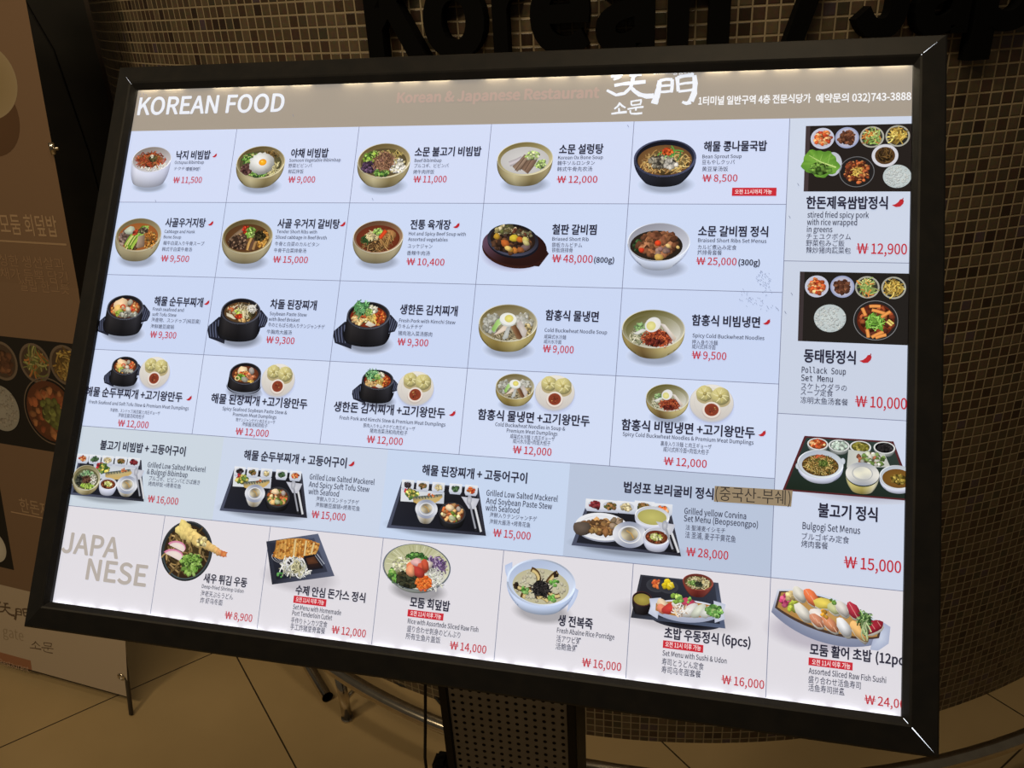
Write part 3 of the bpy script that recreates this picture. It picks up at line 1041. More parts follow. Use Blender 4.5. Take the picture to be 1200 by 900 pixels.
def d_bulgogiset(A, quad, P4, main, lid, soup, banch):
    A.shadow((quad[0][0] + quad[2][0]) / 2, quad[2][1] - 8, 60, 14, (176, 180, 200), (200, 208, 228))
    A.poly(quad, (84, 40, 44))
    m = [(sum(p[0] for p in quad) / 4), (sum(p[1] for p in quad) / 4)]
    A.fan([(m[0] + (p[0] - m[0]) * .955, m[1] + (p[1] - m[1]) * .94) for p in quad], (38, 50, 44), [(46, 60, 58), (50, 64, 60), (34, 44, 38), (30, 40, 32)])
    pals = [KIMCHI, [(196, 216, 206), (214, 230, 222), (176, 200, 190)], [(150, 146, 60), (120, 116, 44), (190, 180, 90)], [(30, 30, 34), (44, 44, 50), (24, 24, 28)]]
    for (cx, cy), pal in zip(P4, pals):
        rx, ry = banch
        A.body(cx, cy, rx, ry, cy + ry * 1.5, .7, [(96, 100, 100), (150, 156, 156), (90, 96, 96)])
        A.ell(cx, cy, rx, ry, (190, 196, 196), (214, 218, 220), 32)
        A.ell(cx, cy, rx * .86, ry * .84, sh(pal[0], .6), sh(pal[0], .5), 32)
        A.pile(cx, cy, rx * .7, ry * .66, pal, 40, rx * .15)
    # flat dish of vegetables behind the lidded bowl
    L, R, T, F, B = main
    cx, cy = (lid[0] + 1, lid[1] - lid[3] * 1.35)
    A.fan([(cx - 13, cy - 7), (cx + 17, cy - 5), (cx + 22, cy + 6), (cx - 14, cy + 9)], (206, 210, 204), (186, 190, 186))
    A.pile(cx + 6, cy, 12, 5.5, [(206, 214, 190), (90, 120, 60), (160, 96, 70), (226, 228, 220), (120, 150, 84)], 40, 1.9)
    b = Bowl(A, L, R, T, F, B, WHITE, ((170, 180, 196), (214, 222, 230)), (216, 224, 232), .05, .6, shade=0, fill=.8)
    for s in (-1, 1):
        A.ell(b.cx + s * b.rx * .97, b.cy + b.ry * (.25 if s < 0 else -.3), b.rx * .1, b.ry * .22, (200, 210, 220), (186, 196, 210))
    b.broth((96, 70, 36), (84, 60, 30))
    b.pile(0, 0, .9, .9, [(190, 160, 90), (150, 116, 56), (110, 84, 40), (214, 190, 120), (84, 90, 40)], 130, 1.7, 'strand')
    b.pile(0, -.85, .3, .16, [(196, 90, 60)], 6, 1.7, 'strand', ang=-.3)
    b.pile(.15, -.2, .3, .3, [(84, 110, 44), (110, 130, 60)], 14, 1.7, 'strand')
    b.lip()
    cx, cy, rx, ry = lid
    A.body(cx, cy + ry * .10, rx * .99, ry, cy + ry * 1.72, .66, [(130, 134, 120), (196, 186, 120), (160, 150, 84), (206, 202, 170), (120, 122, 120)])
    A.ell(cx, cy, rx, ry, (206, 206, 200), None, 44, grad=lambda a: mixc((150, 156, 170), (226, 226, 222), .5 + .5 * math.cos(2 * a)))
    A.ring(cx, cy - ry * .05, rx * .62, ry * .62, rx * .05, (166, 170, 174))
    A.ell(cx, cy - ry * .1, rx * .52, ry * .52, (222, 222, 206), None, 30, grad=lambda a: mixc((196, 198, 196), (234, 232, 214), .5 + .5 * math.cos(2 * a + 1)))
    L, R, T, F, B = soup
    b = Bowl(A, L, R, T, F, B, WHITE, ((176, 186, 200), (214, 222, 230)), (222, 228, 234), .05, .62, shade=0, fill=.84)
    b.broth((130, 96, 40), (110, 76, 34))
    b.pile(.1, .1, .6, .5, [(150, 130, 50), (120, 96, 40), (170, 150, 70)], 16, 3.2, el=1.6)
    b.lip()


# --- rectangular trays with grilled fish


def homog(q):
    """unit square (s right, t down) -> quad TL,TR,BR,BL"""
    (x0, y0), (x1, y1), (x2, y2), (x3, y3) = q
    dx1, dx2, sx = x1 - x2, x3 - x2, x0 - x1 + x2 - x3
    dy1, dy2, sy = y1 - y2, y3 - y2, y0 - y1 + y2 - y3
    det = dx1 * dy2 - dx2 * dy1
    g = (sx * dy2 - dx2 * sy) / det
    h = (dx1 * sy - sx * dy1) / det
    a, b, c = x1 - x0 + g * x1, x3 - x0 + h * x3, x0
    d, e, f = y1 - y0 + g * y1, y3 - y0 + h * y3, y0

    def m(s, t):
        k = g * s + h * t + 1
        return ((a * s + b * t + c) / k, (d * s + e * t + f) / k)
    return m


SIDE = {'black': [(50, 44, 50), (70, 60, 66), (34, 30, 34)], 'mix': [(120, 96, 50), (84, 90, 44), (150, 110, 70), (60, 60, 36)], 'beige': [(214, 200, 156), (196, 180, 130), (226, 216, 180)],
        'green': [(60, 92, 60), (80, 116, 76), (44, 70, 48)], 'kimchi': KIMCHI, 'red': [(130, 40, 50), (100, 30, 40), (150, 60, 66)]}


def small_dishes(A, m, pts, kinds, w, h):
    for (s, t), k in zip(pts, kinds):
        x, y = m(s, t)
        q = [(x - w, y - h * .9), (x + w, y - h * .9), (x + w * 1.02, y + h * .5), (x + w * .8, y + h), (x - w * .8, y + h), (x - w * 1.02, y + h * .5)]
        A.fan(q, (214, 220, 230), [(226, 230, 238), (220, 226, 236), (196, 204, 220), (170, 178, 200), (176, 184, 206), (206, 212, 226)])
        A.ell(x, y - h * .05, w * .74, h * .62, (196, 202, 214), (186, 192, 206), 20)
        A.pile(x, y + h * .02, w * .58, h * .48, SIDE[k], 26, w * .17)


def fish(A, m, s0, t0, s1, t1, wd):
    a, b = m(s0, t0), m(s1, t1)
    n = 10
    top, bot = [], []
    dx, dy = b[0] - a[0], b[1] - a[1]
    L = math.hypot(dx, dy)
    nx, ny = -dy / L, dx / L
    if ny > 0: nx, ny = -nx, -ny
    for i in range(n + 1):
        t = i / n
        hh = wd * (math.sin(math.pi * (0.12 + .83 * t)) ** .6)
        bow = wd * .25 * math.sin(math.pi * t)
        x, y = a[0] + dx * t - nx * bow, a[1] + dy * t - ny * bow
        top.append((x + nx * hh * .5, y + ny * hh * .5))
        bot.append((x - nx * hh * .5, y - ny * hh * .5))
    A.fan(top + bot[::-1], (184, 172, 128), [(70, 84, 88)] * (n + 1) + [(196, 166, 100)] * (n + 1))
    for i in range(1, n - 1):
        A.strand([top[i], ((top[i][0] * 2 + bot[i][0]) / 3 + 1, (top[i][1] * 2 + bot[i][1]) / 3)], .9, (66, 78, 80))
    A.strand([bot[1], bot[3], bot[5], bot[7], bot[9]], 1.1, (206, 176, 110))
    A.pile((a[0] + dx * .62), (a[1] + dy * .62) + ny * wd * .2, L * .12, wd * .22, [(180, 90, 50), (200, 120, 70)], 8, 1.0)


def steel_bowl(A, cx, cy, rx, ry, bot):
    A.body(cx, cy, rx * .9, ry * .95, bot, .6, [(120, 124, 134), (206, 206, 206), (150, 140, 120), (190, 190, 190), (110, 112, 120)])
    A.ell(cx, cy, rx, ry, (176, 182, 194), None, 36, grad=lambda a: mixc((140, 148, 172), (222, 226, 236), .5 + .5 * math.cos(2 * a)))
    A.ring(cx, cy, rx * .66, ry * .66, rx * .07, (226, 228, 232))
    A.ell(cx, cy - ry * .05, rx * .5, ry * .52, (150, 140, 112), None, 28, grad=lambda a: mixc((120, 112, 100), (214, 206, 180), .5 + .5 * math.cos(2 * a + .8)))
    A.strand([(cx - rx * .2, cy - ry * .3), (cx + rx * .1, cy - ry * .1), (cx + rx * .25, cy + ry * .25)], rx * .09, (186, 150, 90))


def tray_base(A, q, bg):
    x = (q[2][0] + q[3][0]) / 2
    A.shadow(x, (q[2][1] + q[3][1]) / 2 - 3, abs(q[2][0] - q[3][0]) * .56, 10, sh(bg, .74), bg)
    m = homog(q)
    A.fan(list(q), (52, 54, 66), [(70, 74, 92), (60, 62, 74), (40, 40, 50), (76, 82, 104)])
    A.fan([m(.035, .04), m(.965, .04), m(.965, .95), m(.035, .95)], (28, 28, 34), [(38, 38, 44), (32, 32, 38), (24, 24, 30), (34, 36, 46)])
    return m


def cutlery(A, m, s, t0, t1):
    A.fan([m(s - .10, t0 - .04), m(s + .12, t0 - .02), m(s + .05, t0 + .22), m(s - .02, t0 + .22)], (206, 210, 220), (186, 190, 206))
    A.strand([m(s - .005, t0 + .02), m(s + .012, (t0 + t1) / 2), m(s + .035, t1)], 1.9, (150, 154, 166))
    A.ell(*m(s - .005, t0 + .03), 2.6, 4.6, (196, 200, 210), (150, 154, 170), 18)
    A.strand([m(s + .055, t0 + .18), m(s + .085, t1 + .01)], 2.3, (206, 210, 218))
    A.strand([m(s + .035, t1 - .04), m(s + .037, t1)], 2.6, (40, 40, 44))


def d_fishtray(A, q, kinds, bg):
    m = tray_base(A, q, bg)
    A.fan([m(.02, .17), m(.56, .19), m(.56, .46), m(.06, .48)], (206, 212, 220), [(214, 220, 228), (196, 202, 214), (186, 192, 206), (214, 220, 228)])
    small_dishes(A, m, [(.09, .075), (.28, .075), (.48, .075), (.70, .075), (.90, .08)], kinds, 6.4, 5.4)
    A.pile(*m(.13, .24), 4.6, 3.2, [(190, 50, 60), (160, 40, 50)], 14, 1.2)
    A.pile(*m(.17, .30), 7, 4.6, [(206, 196, 90), (226, 214, 120), (96, 130, 60), (60, 100, 50)], 34, 1.5)
    fish(A, m, .20, .42, .54, .28, 9)
    cx, cy = m(.37, .60)
    steel_bowl(A, cx, cy, 11.5, 9.2, m(.37, .88)[1])
    cx, cy = m(.66, .64)
    L, R, T, F, B = (cx - 13.6, cy), (cx + 13.6, cy), (cx, cy - 10.4), (cx, cy + 10), (cx, m(.7, .95)[1])
    A.body(cx, cy, 13.6, 10.4, m(.68, .93)[1], .82, [(16, 16, 18), (38, 38, 42), (24, 24, 26), (16, 16, 18)])
    A.ell(cx, cy, 13.6, 10.4, (36, 32, 30), (56, 56, 60), 36)
    A.ell(cx, cy + .4, 11.8, 8.6, (120, 66, 40), (84, 46, 30), 32)
    A.pile(cx, cy, 10.6, 7.8, [(226, 170, 110), (206, 110, 60), (236, 210, 160), (150, 80, 50), (120, 150, 60)], 46, 1.9)
    A.blob(cx - 3, cy - 5, 3.8, (240, 214, 176), 1.4, .1, .15)
    A.blob(cx + 6, cy - 4.4, 2.6, (176, 166, 160), 1.2, 1.0, .1)
    A.blob(cx + .5, cy + 5, 3.0, (180, 186, 150), 1.5, .2, .1)
    cutlery(A, m, .87, .30, .93)


def d_bibimtray(A, q, bowlp, soupc, steel, bg):
    m = tray_base(A, q, bg)
    A.fan([m(.25, .18), m(.95, .15), m(.93, .55), m(.3, .58)], (206, 212, 222), (190, 198, 212))
    small_dishes(A, m, [(.06, .07), (.26, .07), (.47, .075), (.68, .075), (.88, .08)], ['kimchi', 'green', 'beige', 'mix', 'red'], 7.4, 5.4)
    A.pile(*m(.36, .25), 5, 3.4, [(190, 50, 60), (160, 40, 50)], 14, 1.3)
    A.pile(*m(.42, .31), 7.6, 4.8, [(206, 196, 90), (226, 214, 120), (96, 130, 60), (60, 100, 50)], 34, 1.6)
    fish(A, m, .46, .47, .88, .30, 9)
    L, R, T, F, B = bowlp
    b = Bowl(A, L, R, T, F, B, BRASS, ((120, 110, 76), (200, 196, 170)), (206, 204, 184), shade=0, base=.6)
    b.broth((120, 120, 90), (90, 90, 60))
    b.pile(-.5, .2, .4, .6, [(50, 56, 50), (70, 76, 66), (40, 44, 40)], 34, 2.2)
    b.pile(0, -.5, .6, .3, [(110, 160, 110), (190, 206, 180), (150, 186, 140)], 34, 2.2)
    b.pile(.2, .65, .55, .3, [(150, 196, 70), (180, 210, 100)], 34, 2.2)
    b.pile(.6, -.0, .3, .5, [(206, 206, 190), (226, 226, 214)], 26, 2.0)
    b.pile(.05, .05, .4, .4, [(110, 76, 60), (90, 60, 50)], 30, 1.9, 'strand')
    b.lip()
    stew_cup(A, *soupc)
    steel_bowl(A, *steel)
    cutlery(A, m, .93, .3, .93)


def stew_cup(A, L, R, T, F, B):
    b = Bowl(A, L, R, T, F, B, WHITE, ((180, 184, 200), (222, 226, 234)), (232, 234, 240), .05, .72, shade=0, fill=.84)
    b.broth((120, 60, 36), (96, 46, 30))
    b.pile(0, .1, .85, .75, [(130, 66, 40), (96, 50, 34), (150, 90, 60)], 26, 3.4)
    b.pile(0, -.05, .5, .5, [(200, 206, 130), (176, 190, 90), (226, 228, 176)], 26, 3.6)
    b.lip()


def d_corvina(A, q, plate, soup, steel, cup, dishes, bg):
    m = tray_base(A, q, bg)
    for (x, y), k in zip(dishes, ['red', 'mix', 'beige', 'mix', 'kimchi']):
        small_dishes(A, lambda s, t: (x, y), [(0, 0)], [k], 9.2, 6.0)
    cx, cy, rx, ry = plate
    A.ell(cx, cy + 1.4, rx, ry, (150, 156, 176), (150, 156, 176), 44, .0)
    A.ell(cx, cy, rx, ry, (214, 218, 226), (226, 230, 238), 44, .0)
    A.ring(cx, cy, rx * .8, ry * .78, rx * .02, (190, 196, 208))
    A.pile(cx, cy, rx * .7, ry * .42, [(150, 110, 66), (110, 76, 46), (180, 140, 90), (90, 64, 44)], 60, 3.0, el=1.5)
    A.blob(cx - rx * .72, cy + ry * .25, 8, (96, 84, 76), 1.5, .1, .1, 12)
    A.pile(cx + rx * .55, cy - ry * .3, 8, 5, [(150, 130, 110), (120, 104, 84)], 12, 2.5)
    A.pile(cx - rx * .1, cy + ry * .3, rx * .3, ry * .3, [(190, 150, 90), (130, 90, 54)], 16, 2.6, el=1.5)
    A.ell(cx + rx * .68, cy + ry * .1, 5.4, 5.0, (206, 190, 90), (226, 214, 130), 20)
    L, R, T, F, B = soup
    b = Bowl(A, L, R, T, F, B, WHITE, ((186, 192, 206), (222, 226, 234)), (230, 234, 240), .05, .7, shade=0, fill=.84)
    b.broth((190, 186, 110), (170, 166, 96))
    b.lip()
    steel_bowl(A, *steel)
    stew_cup(A, *cup)
    cutlery(A, m, .90, .4, .93)


# --- Japanese row
BG6 = (219, 218, 228)


def d_udon(A, cx, cy, rx, ry, tail):
    A.ell(cx, cy, rx, ry, (40, 44, 46), None, 48, grad=lambda a: mixc((36, 38, 40), (70, 84, 88), .5 + .5 * math.sin(a)))
    A.ring(cx, cy, rx, ry, rx * .05, lambda a: mixc((64, 66, 70), (30, 32, 34), .5 + .5 * math.sin(a)))
    A.ell(cx, cy + .5, rx * .88, ry * .89, (66, 48, 30), (50, 38, 26), 44)
    A.pile(cx, cy, rx * .78, ry * .8, [(136, 112, 68), (112, 88, 50), (160, 134, 88), (96, 78, 46)], 80, 2.8, 'strand')
    for (a, b, r) in ((-.42, -.08, .30), (-.5, .22, .33)):
        x, y = cx + a * rx, cy + b * ry
        pts = [(x + math.cos(an) * rx * r * 1.25, y + math.sin(an) * ry * r * .72) for an in [(-2.7 + i * .33) for i in range(11)]]
        A.fan(pts, (226, 214, 214), (206, 120, 160), (x + 1, y + ry * r * .12))
        A.fan([(x + (p[0] - x) * .88 + .6, y + (p[1] - y) * .84 + .8) for p in pts], (234, 222, 214), (222, 206, 206))
    A.pile(cx + rx * .25, cy + ry * .42, rx * .4, ry * .38, [(90, 130, 50), (130, 170, 80), (60, 96, 40), (160, 196, 110)], 60, 2.0)
    for k in range(16):
        x, y = cx + rx * (.2 + (rnd.random() - .5) * .6), cy + ry * (.4 + (rnd.random() - .5) * .55)
        A.ring(x, y, 2.2, 1.9, .8, rnd.choice([(110, 156, 64), (140, 180, 90)]), 14)
    n = 26
    for i in range(n):
        t = i / (n - 1)
        x = cx - rx * .28 + (tail[0] - (cx - rx * .28)) * t
        y = cy - ry * .72 + (tail[1] - (cy - ry * .72)) * t ** .8
        r = 6.4 - 3.8 * t
        c = mixc((226, 206, 130), (226, 186, 120), t)
        if t > .8: c = mixc(c, (226, 150, 100), (t - .8) * 5)
        for k in range(3):
            A.blob(x + (rnd.random() - .5) * 4 * (1 - t), y + (rnd.random() - .5) * 6 * (1.1 - t), r * (.7 + .4 * rnd.random()), sh(c, .94 + .14 * rnd.random()), 1.1, rnd.random() * 3, .3, 10)
    A.pile(cx + rx * .55, cy - ry * .36, rx * .2, ry * .16, [(236, 222, 170), (226, 206, 140)], 16, 1.9)
    A.fan([(tail[0] - 3, tail[1] - 3.4), (tail[0] + 4.4, tail[1] - 2.2), (tail[0] + 2.5, tail[1] + .3), (tail[0] + 4, tail[1] + 2.4), (tail[0] - 3, tail[1] + 2.6)], (220, 150, 90), (190, 100, 60))


def d_cutlet(A, quad):
    q = quad
    A.shadow((q[2][0] + q[3][0]) / 2 - 4, q[3][1] - 10, 46, 17, (190, 188, 198), BG6)
    A.fan(list(q), (54, 58, 74), [(48, 52, 66), (92, 100, 124), (84, 90, 112), (40, 42, 52)])
    m = homog(q)
    A.fan([m(.06, .06), m(.9, .1), m(.92, .9), m(.08, .92)], (36, 38, 50), [(44, 46, 60), (66, 72, 92), (52, 56, 72), (32, 34, 42)])
    cx, cy = m(.28, .46)
    for r in (1, .8, .6):
        A.ring(cx, cy, 14 * r, 6.5 * r, .7, (170, 172, 180), 30, .3, 3.4)
    spots = []
    for i in range(11):
        t = i / 10
        x0, y0 = m(.22 + .64 * t, .02 - .10 * math.sin(t * 3) + .20 * t)
        x1, y1 = m(.15 + .64 * t, .46 + .08 * math.sin(t * 3))
        spots.append(((x0 + 4, y0), (x1, y1), 11.0 - 4.0 * t))
    for (a, b, wd) in spots:
        k = rnd.choice([(200, 140, 66), (186, 120, 52), (214, 160, 84)])
        A.strand([a, ((a[0] + b[0]) / 2 + .8, (a[1] + b[1]) / 2), b], wd, k, wd * .9)
        for j in range(16):
            t = rnd.random()
            A.blob(a[0] + (b[0] - a[0]) * t + (rnd.random() - .5) * wd * .8, a[1] + (b[1] - a[1]) * t, 1.3, rnd.choice([(206, 150, 76), (170, 104, 44), (226, 176, 100), (150, 90, 40)]), 1.2, rnd.random() * 3, .4, 7)
    for i in (4, 7, 9):
        a, b, wd = spots[i]
        A.strand([(a[0] + 1.6, a[1] + 1), (b[0] + 1.6, b[1] - 1)], 2.2, (216, 190, 136))
    x, y = m(.44, .72)
    A.pile(x, y, 16, 9.4, [(226, 230, 232), (206, 212, 216), (236, 240, 240), (214, 216, 190)], 130, 1.7, 'strand')
    A.pile(x + 1, y, 6, 6, [(206, 204, 160), (220, 216, 176)], 26, 1.6, 'strand')
    x2, y2 = m(.36, .58)
    A.ell(x2, y2, 4.4, 3.8, (232, 232, 234), (214, 216, 220), 18)
    A.pile(x2, y2, 2.2, 2.0, [(40, 40, 44), (60, 60, 64)], 9, 1.0)
    A.pile(*m(.16, .84), 3, 2.4, [(70, 150, 70), (100, 180, 96)], 8, 1.3)
    d = [m(.62, .50), m(.84, .50), m(.88, .82), m(.63, .82)]
    A.fan(d, (52, 34, 28), (26, 26, 32))
    A.fan([m(.65, .56), m(.80, .54), m(.83, .70), m(.655, .70)], (96, 60, 40), (72, 46, 34))
    A.strand([m(.86, .5), m(.92, .74)], .9, (170, 176, 190))
    A.strand([m(.82, .52), m(.88, .76)], .7, (150, 156, 170))


def d_sashimibowl(A, L, R, T, F, B):
    b = Bowl(A, L, R, T, F, B, [(90, 96, 96), (150, 156, 150), (120, 126, 124), (96, 100, 104)], ((176, 178, 140), (216, 216, 196)), (96, 104, 116), .022, .5, BG6, p=1.5, shade=.3)
    for k in range(26):
        an = math.pi * (1.0 + k / 25.0)
        A.strand([(b.cx + math.cos(an) * b.rx * .93, b.cy + math.sin(an) * b.ry * .93), (b.cx + math.cos(an) * b.rx * .5, b.cy + math.sin(an) * b.ry * .42)], 1.3, rnd.choice([(186, 188, 150), (206, 208, 176), (170, 172, 130)]), .5)
    b.pile(-.62, .42, 0.31, 0.40, GREENS + [(110, 180, 80)], 46, 2.50)
    b.pile(-.02, -.42, 0.40, 0.40, [(60, 110, 50), (90, 150, 70), (40, 80, 40), (120, 180, 90)], 60, 2.50)
    b.pile(-.48, -.12, 0.32, 0.42, [(206, 206, 176), (226, 226, 206), (176, 180, 140), (190, 196, 150)], 60, 2.25)
    b.pile(.62, -.18, 0.32, 0.52, [(96, 70, 120), (120, 96, 150), (70, 54, 96), (180, 160, 196)], 60, 2.25, 'strand')
    b.pile(.55, .42, 0.35, 0.52, [(226, 228, 226), (206, 210, 206), (190, 196, 180)], 56, 2.38, 'strand')
    b.pile(-.2, .58, 0.40, 0.42, [(40, 46, 34), (54, 60, 44), (30, 36, 28), (70, 66, 44)], 80, 2.50)
    b.pile(.3, .7, 0.26, 0.40, [(226, 110, 44), (240, 130, 60), (206, 84, 30)], 90, 1.62)
    for (a, c, r, co, e, ro) in ((-.12, -.02, 5, (226, 130, 90), 1.4, .9), (.12, -.1, 5, (196, 80, 66), 1.4, -.4), (.02, -.36, 4.6, (226, 180, 180), 1.5, .1), (.24, -.12, 4.6, (206, 96, 70), 1.3, .6), (.1, .16, 5, (180, 64, 56), 1.4, .3),
                                 (-.18, .12, 4.4, (236, 160, 120), 1.4, 1.2), (.38, -.34, 4.0, (226, 214, 206), 1.4, .2), (.3, -.24, 4, (190, 84, 60), 1.4, 1.2)):
        A.blob(*b.P(a, c), r * b.rx / 29, co, e, ro, .16, 10)
    A.ring(b.cx, b.cy, b.rx, b.ry, b.rx * .02, (90, 100, 112))


def d_porridge(A, L, R, T, F, B, HL, HR):
    BL = [(166, 180, 210), (198, 212, 240), (186, 202, 232), (176, 192, 222), (150, 164, 196)]
    b0x = (L[0] + R[0]) / 2
    for s, H, rim in ((-1, HL, L), (1, HR, R)):
        wv = abs(H[0] - rim[0]) + 5
        y = H[1]
        A.fan([(rim[0] - s * 4, y - 8), (H[0], y - 4), (H[0] - s * 1, y + 2), (H[0] - s * wv * .5, y + 9), (rim[0] - s * 6, y + 17)], (200, 214, 242), (178, 194, 228))
    b = Bowl(A, L, R, T, F, B, BL, ((168, 184, 216), (216, 226, 246)), (206, 220, 246), .06, .6, BG6, p=2.0, fill=.82, drop=.16, shade=.24)
    b.broth((200, 198, 176), (184, 180, 150))
    b.pile(0, 0, .88, .86, [(204, 202, 182), (194, 190, 168)], 60, 1.7, jit=.06)
    for (a, c, L_, an, be) in ((-.25, -.5, 15, 1.1, 1.6), (.42, -.55, 14, -.8, .6), (-.68, .05, 13, .15, -1.6), (-.42, .5, 13, -.7, 1.4), (.52, .25, 13, .05, -1.6), (.1, .75, 13, .35, 1.2)):
        x, y = b.P(a, c)
        A.curl(x, y, L_, 4.6, (90, 64, 34), an, be)
        A.curl(x + .5, y + .5, L_ * .86, 3.0, (206, 186, 130), an, be)
    A.pile(*b.P(-.85, .1), 2, 2.4, [(40, 32, 28)], 5, 1.4)
    A.pile(*b.P(.5, -.78), 2.4, 1.8, [(50, 38, 30)], 5, 1.4)
    for (a, c) in ((.48, -.28), (-.55, .32), (.42, .62)):
        A.pile(*b.P(a, c), 3.6, 3, [(110, 176, 80), (150, 206, 120), (84, 150, 60)], 12, 1.4)
    A.pile(*b.P(.02, .12), 9, 7.5, [(36, 34, 38), (54, 52, 54), (24, 24, 28)], 60, 1.4, 'strand')
    b.lip()


def d_sushiset(A, q, noodle, cup, boat):
    A.shadow((q[2][0] + q[3][0]) / 2, q[2][1] - 6, 66, 16, (192, 190, 198), BG6)
    A.fan(list(q), (44, 46, 56), [(52, 54, 64), (66, 72, 90), (84, 96, 124), (48, 50, 58)])
    m = homog(q)
    A.fan([m(.03, .04), m(.95, .04), m(.95, .93), m(.03, .93)], (38, 40, 48), [(42, 42, 50), (52, 56, 70), (44, 48, 62), (34, 34, 40)])
    for (s, c) in ((.22, [(226, 120, 60), (206, 90, 50), (236, 160, 96)]), (.37, [(236, 214, 40), (226, 200, 30), (244, 226, 90)])):
        x, y = m(s, .2)
        A.ell(x, y + 1.5, 9, 6, (34, 34, 40), (60, 62, 70), 24)
        A.pile(x, y, 4.2, 3.4, c, 16, 1.9, jit=.2)
    L, R, T, F, B = noodle
    b = Bowl(A, L, R, T, F, B, [(90, 34, 30), (130, 60, 50), (96, 38, 34), (120, 60, 54), (70, 28, 26)], ((90, 40, 34), (150, 84, 70)), (150, 76, 64), .05, .5, shade=0, p=1.6)
    b.broth((110, 96, 60), (84, 70, 44))
    b.pile(0, 0, .88, .85, [(226, 216, 176), (206, 194, 146), (190, 176, 120)], 70, 2.2, 'strand')
    b.pile(-.35, .1, .4, .4, [(120, 160, 80), (150, 190, 110)], 16, 2.2)
    b.pile(.05, .2, .3, .4, [(40, 50, 40), (60, 70, 50)], 20, 2.2, 'strand')
    b.lip()
    L, R, T, F, B = cup
    b = Bowl(A, L, R, T, F, B, [(20, 18, 20), (44, 40, 42), (28, 24, 26), (18, 16, 18)], ((30, 24, 26), (56, 44, 46)), (96, 50, 50), .05, .7, shade=0, p=2.4, fill=.86)
    b.broth((170, 156, 76), (140, 126, 60))
    b.lip()
    x0, y0, x1, y1, h = boat

    def bp_(s, t):
        k = max(0.0, math.sin(math.pi * min(.96, max(.04, s)))) ** .45
        return (x0 + (x1 - x0) * s, y0 + (y1 - y0) * s + t * h * .5 * k)
    n = 16
    top = [bp_(i / n, -.62) for i in range(n + 1)]
    bot = [bp_(i / n, .95) for i in range(n + 1)]
    A.shadow((x0 + x1) / 2, (y0 + y1) / 2 + h * .42, (x1 - x0) * .5, h * .3, (24, 24, 30), (44, 46, 58))
    A.fan(top + bot[::-1], (190, 198, 218), [(214, 220, 236)] * (n + 1) + [(156, 164, 190)] * (n + 1))
    for sx_, d_ in ((x0, -1), (x1, 1)):
        yy = y0 if d_ < 0 else y1
        A.fan([(sx_ - d_ * 8, yy - h * .34), (sx_ + d_ * 2.5, yy - h * .26), (sx_ + d_ * 1.0, yy), (sx_ + d_ * 2.5, yy + h * .26), (sx_ - d_ * 6, yy + h * .42)], (214, 220, 236), (186, 194, 216))
    top = [bp_(.06 + .88 * i / n, -.50) for i in range(n + 1)]
    bot = [bp_(.06 + .88 * i / n, .58) for i in range(n + 1)]
    A.fan(top + bot[::-1], (196, 150, 84), (170, 120, 60))
    for (s, t, r, c, e, ro) in ((.16, -.25, 5.4, (226, 206, 176), 1.4, .5), (.15, .2, 4.6, (226, 140, 110), 1.4, .5), (.27, .05, 6.2, (200, 66, 60), 1.6, -.5), (.38, -.25, 5, (226, 222, 220), 1.6, .4), (.42, .2, 5, (230, 214, 200), 1.6, .4),
                                (.53, -.4, 5.6, (190, 70, 100), 1.5, .2), (.55, .1, 6, (222, 222, 220), 1.9, -.8), (.67, .1, 6, (214, 220, 206), 1.9, -.8), (.79, .12, 6, (222, 226, 220), 1.9, -.7)):
        A.blob(*bp_(s, t), r, c, e, ro, .12, 12)
    A.pile(*bp_(.40, .1), 7, 4, [(236, 234, 230), (226, 190, 160)], 40, 1.5, 'strand')
    A.pile(*bp_(.34, -.75), 4, 4, [(150, 196, 80), (180, 216, 110)], 12, 1.8)
    A.pile(*bp_(.46, -.6), 6, 2.6, [(120, 170, 80)], 10, 1.5)
    A.pile(*bp_(.89, .05), 7, 4.6, [(90, 150, 70), (130, 186, 100), (60, 110, 50), (170, 206, 130)], 50, 1.8)


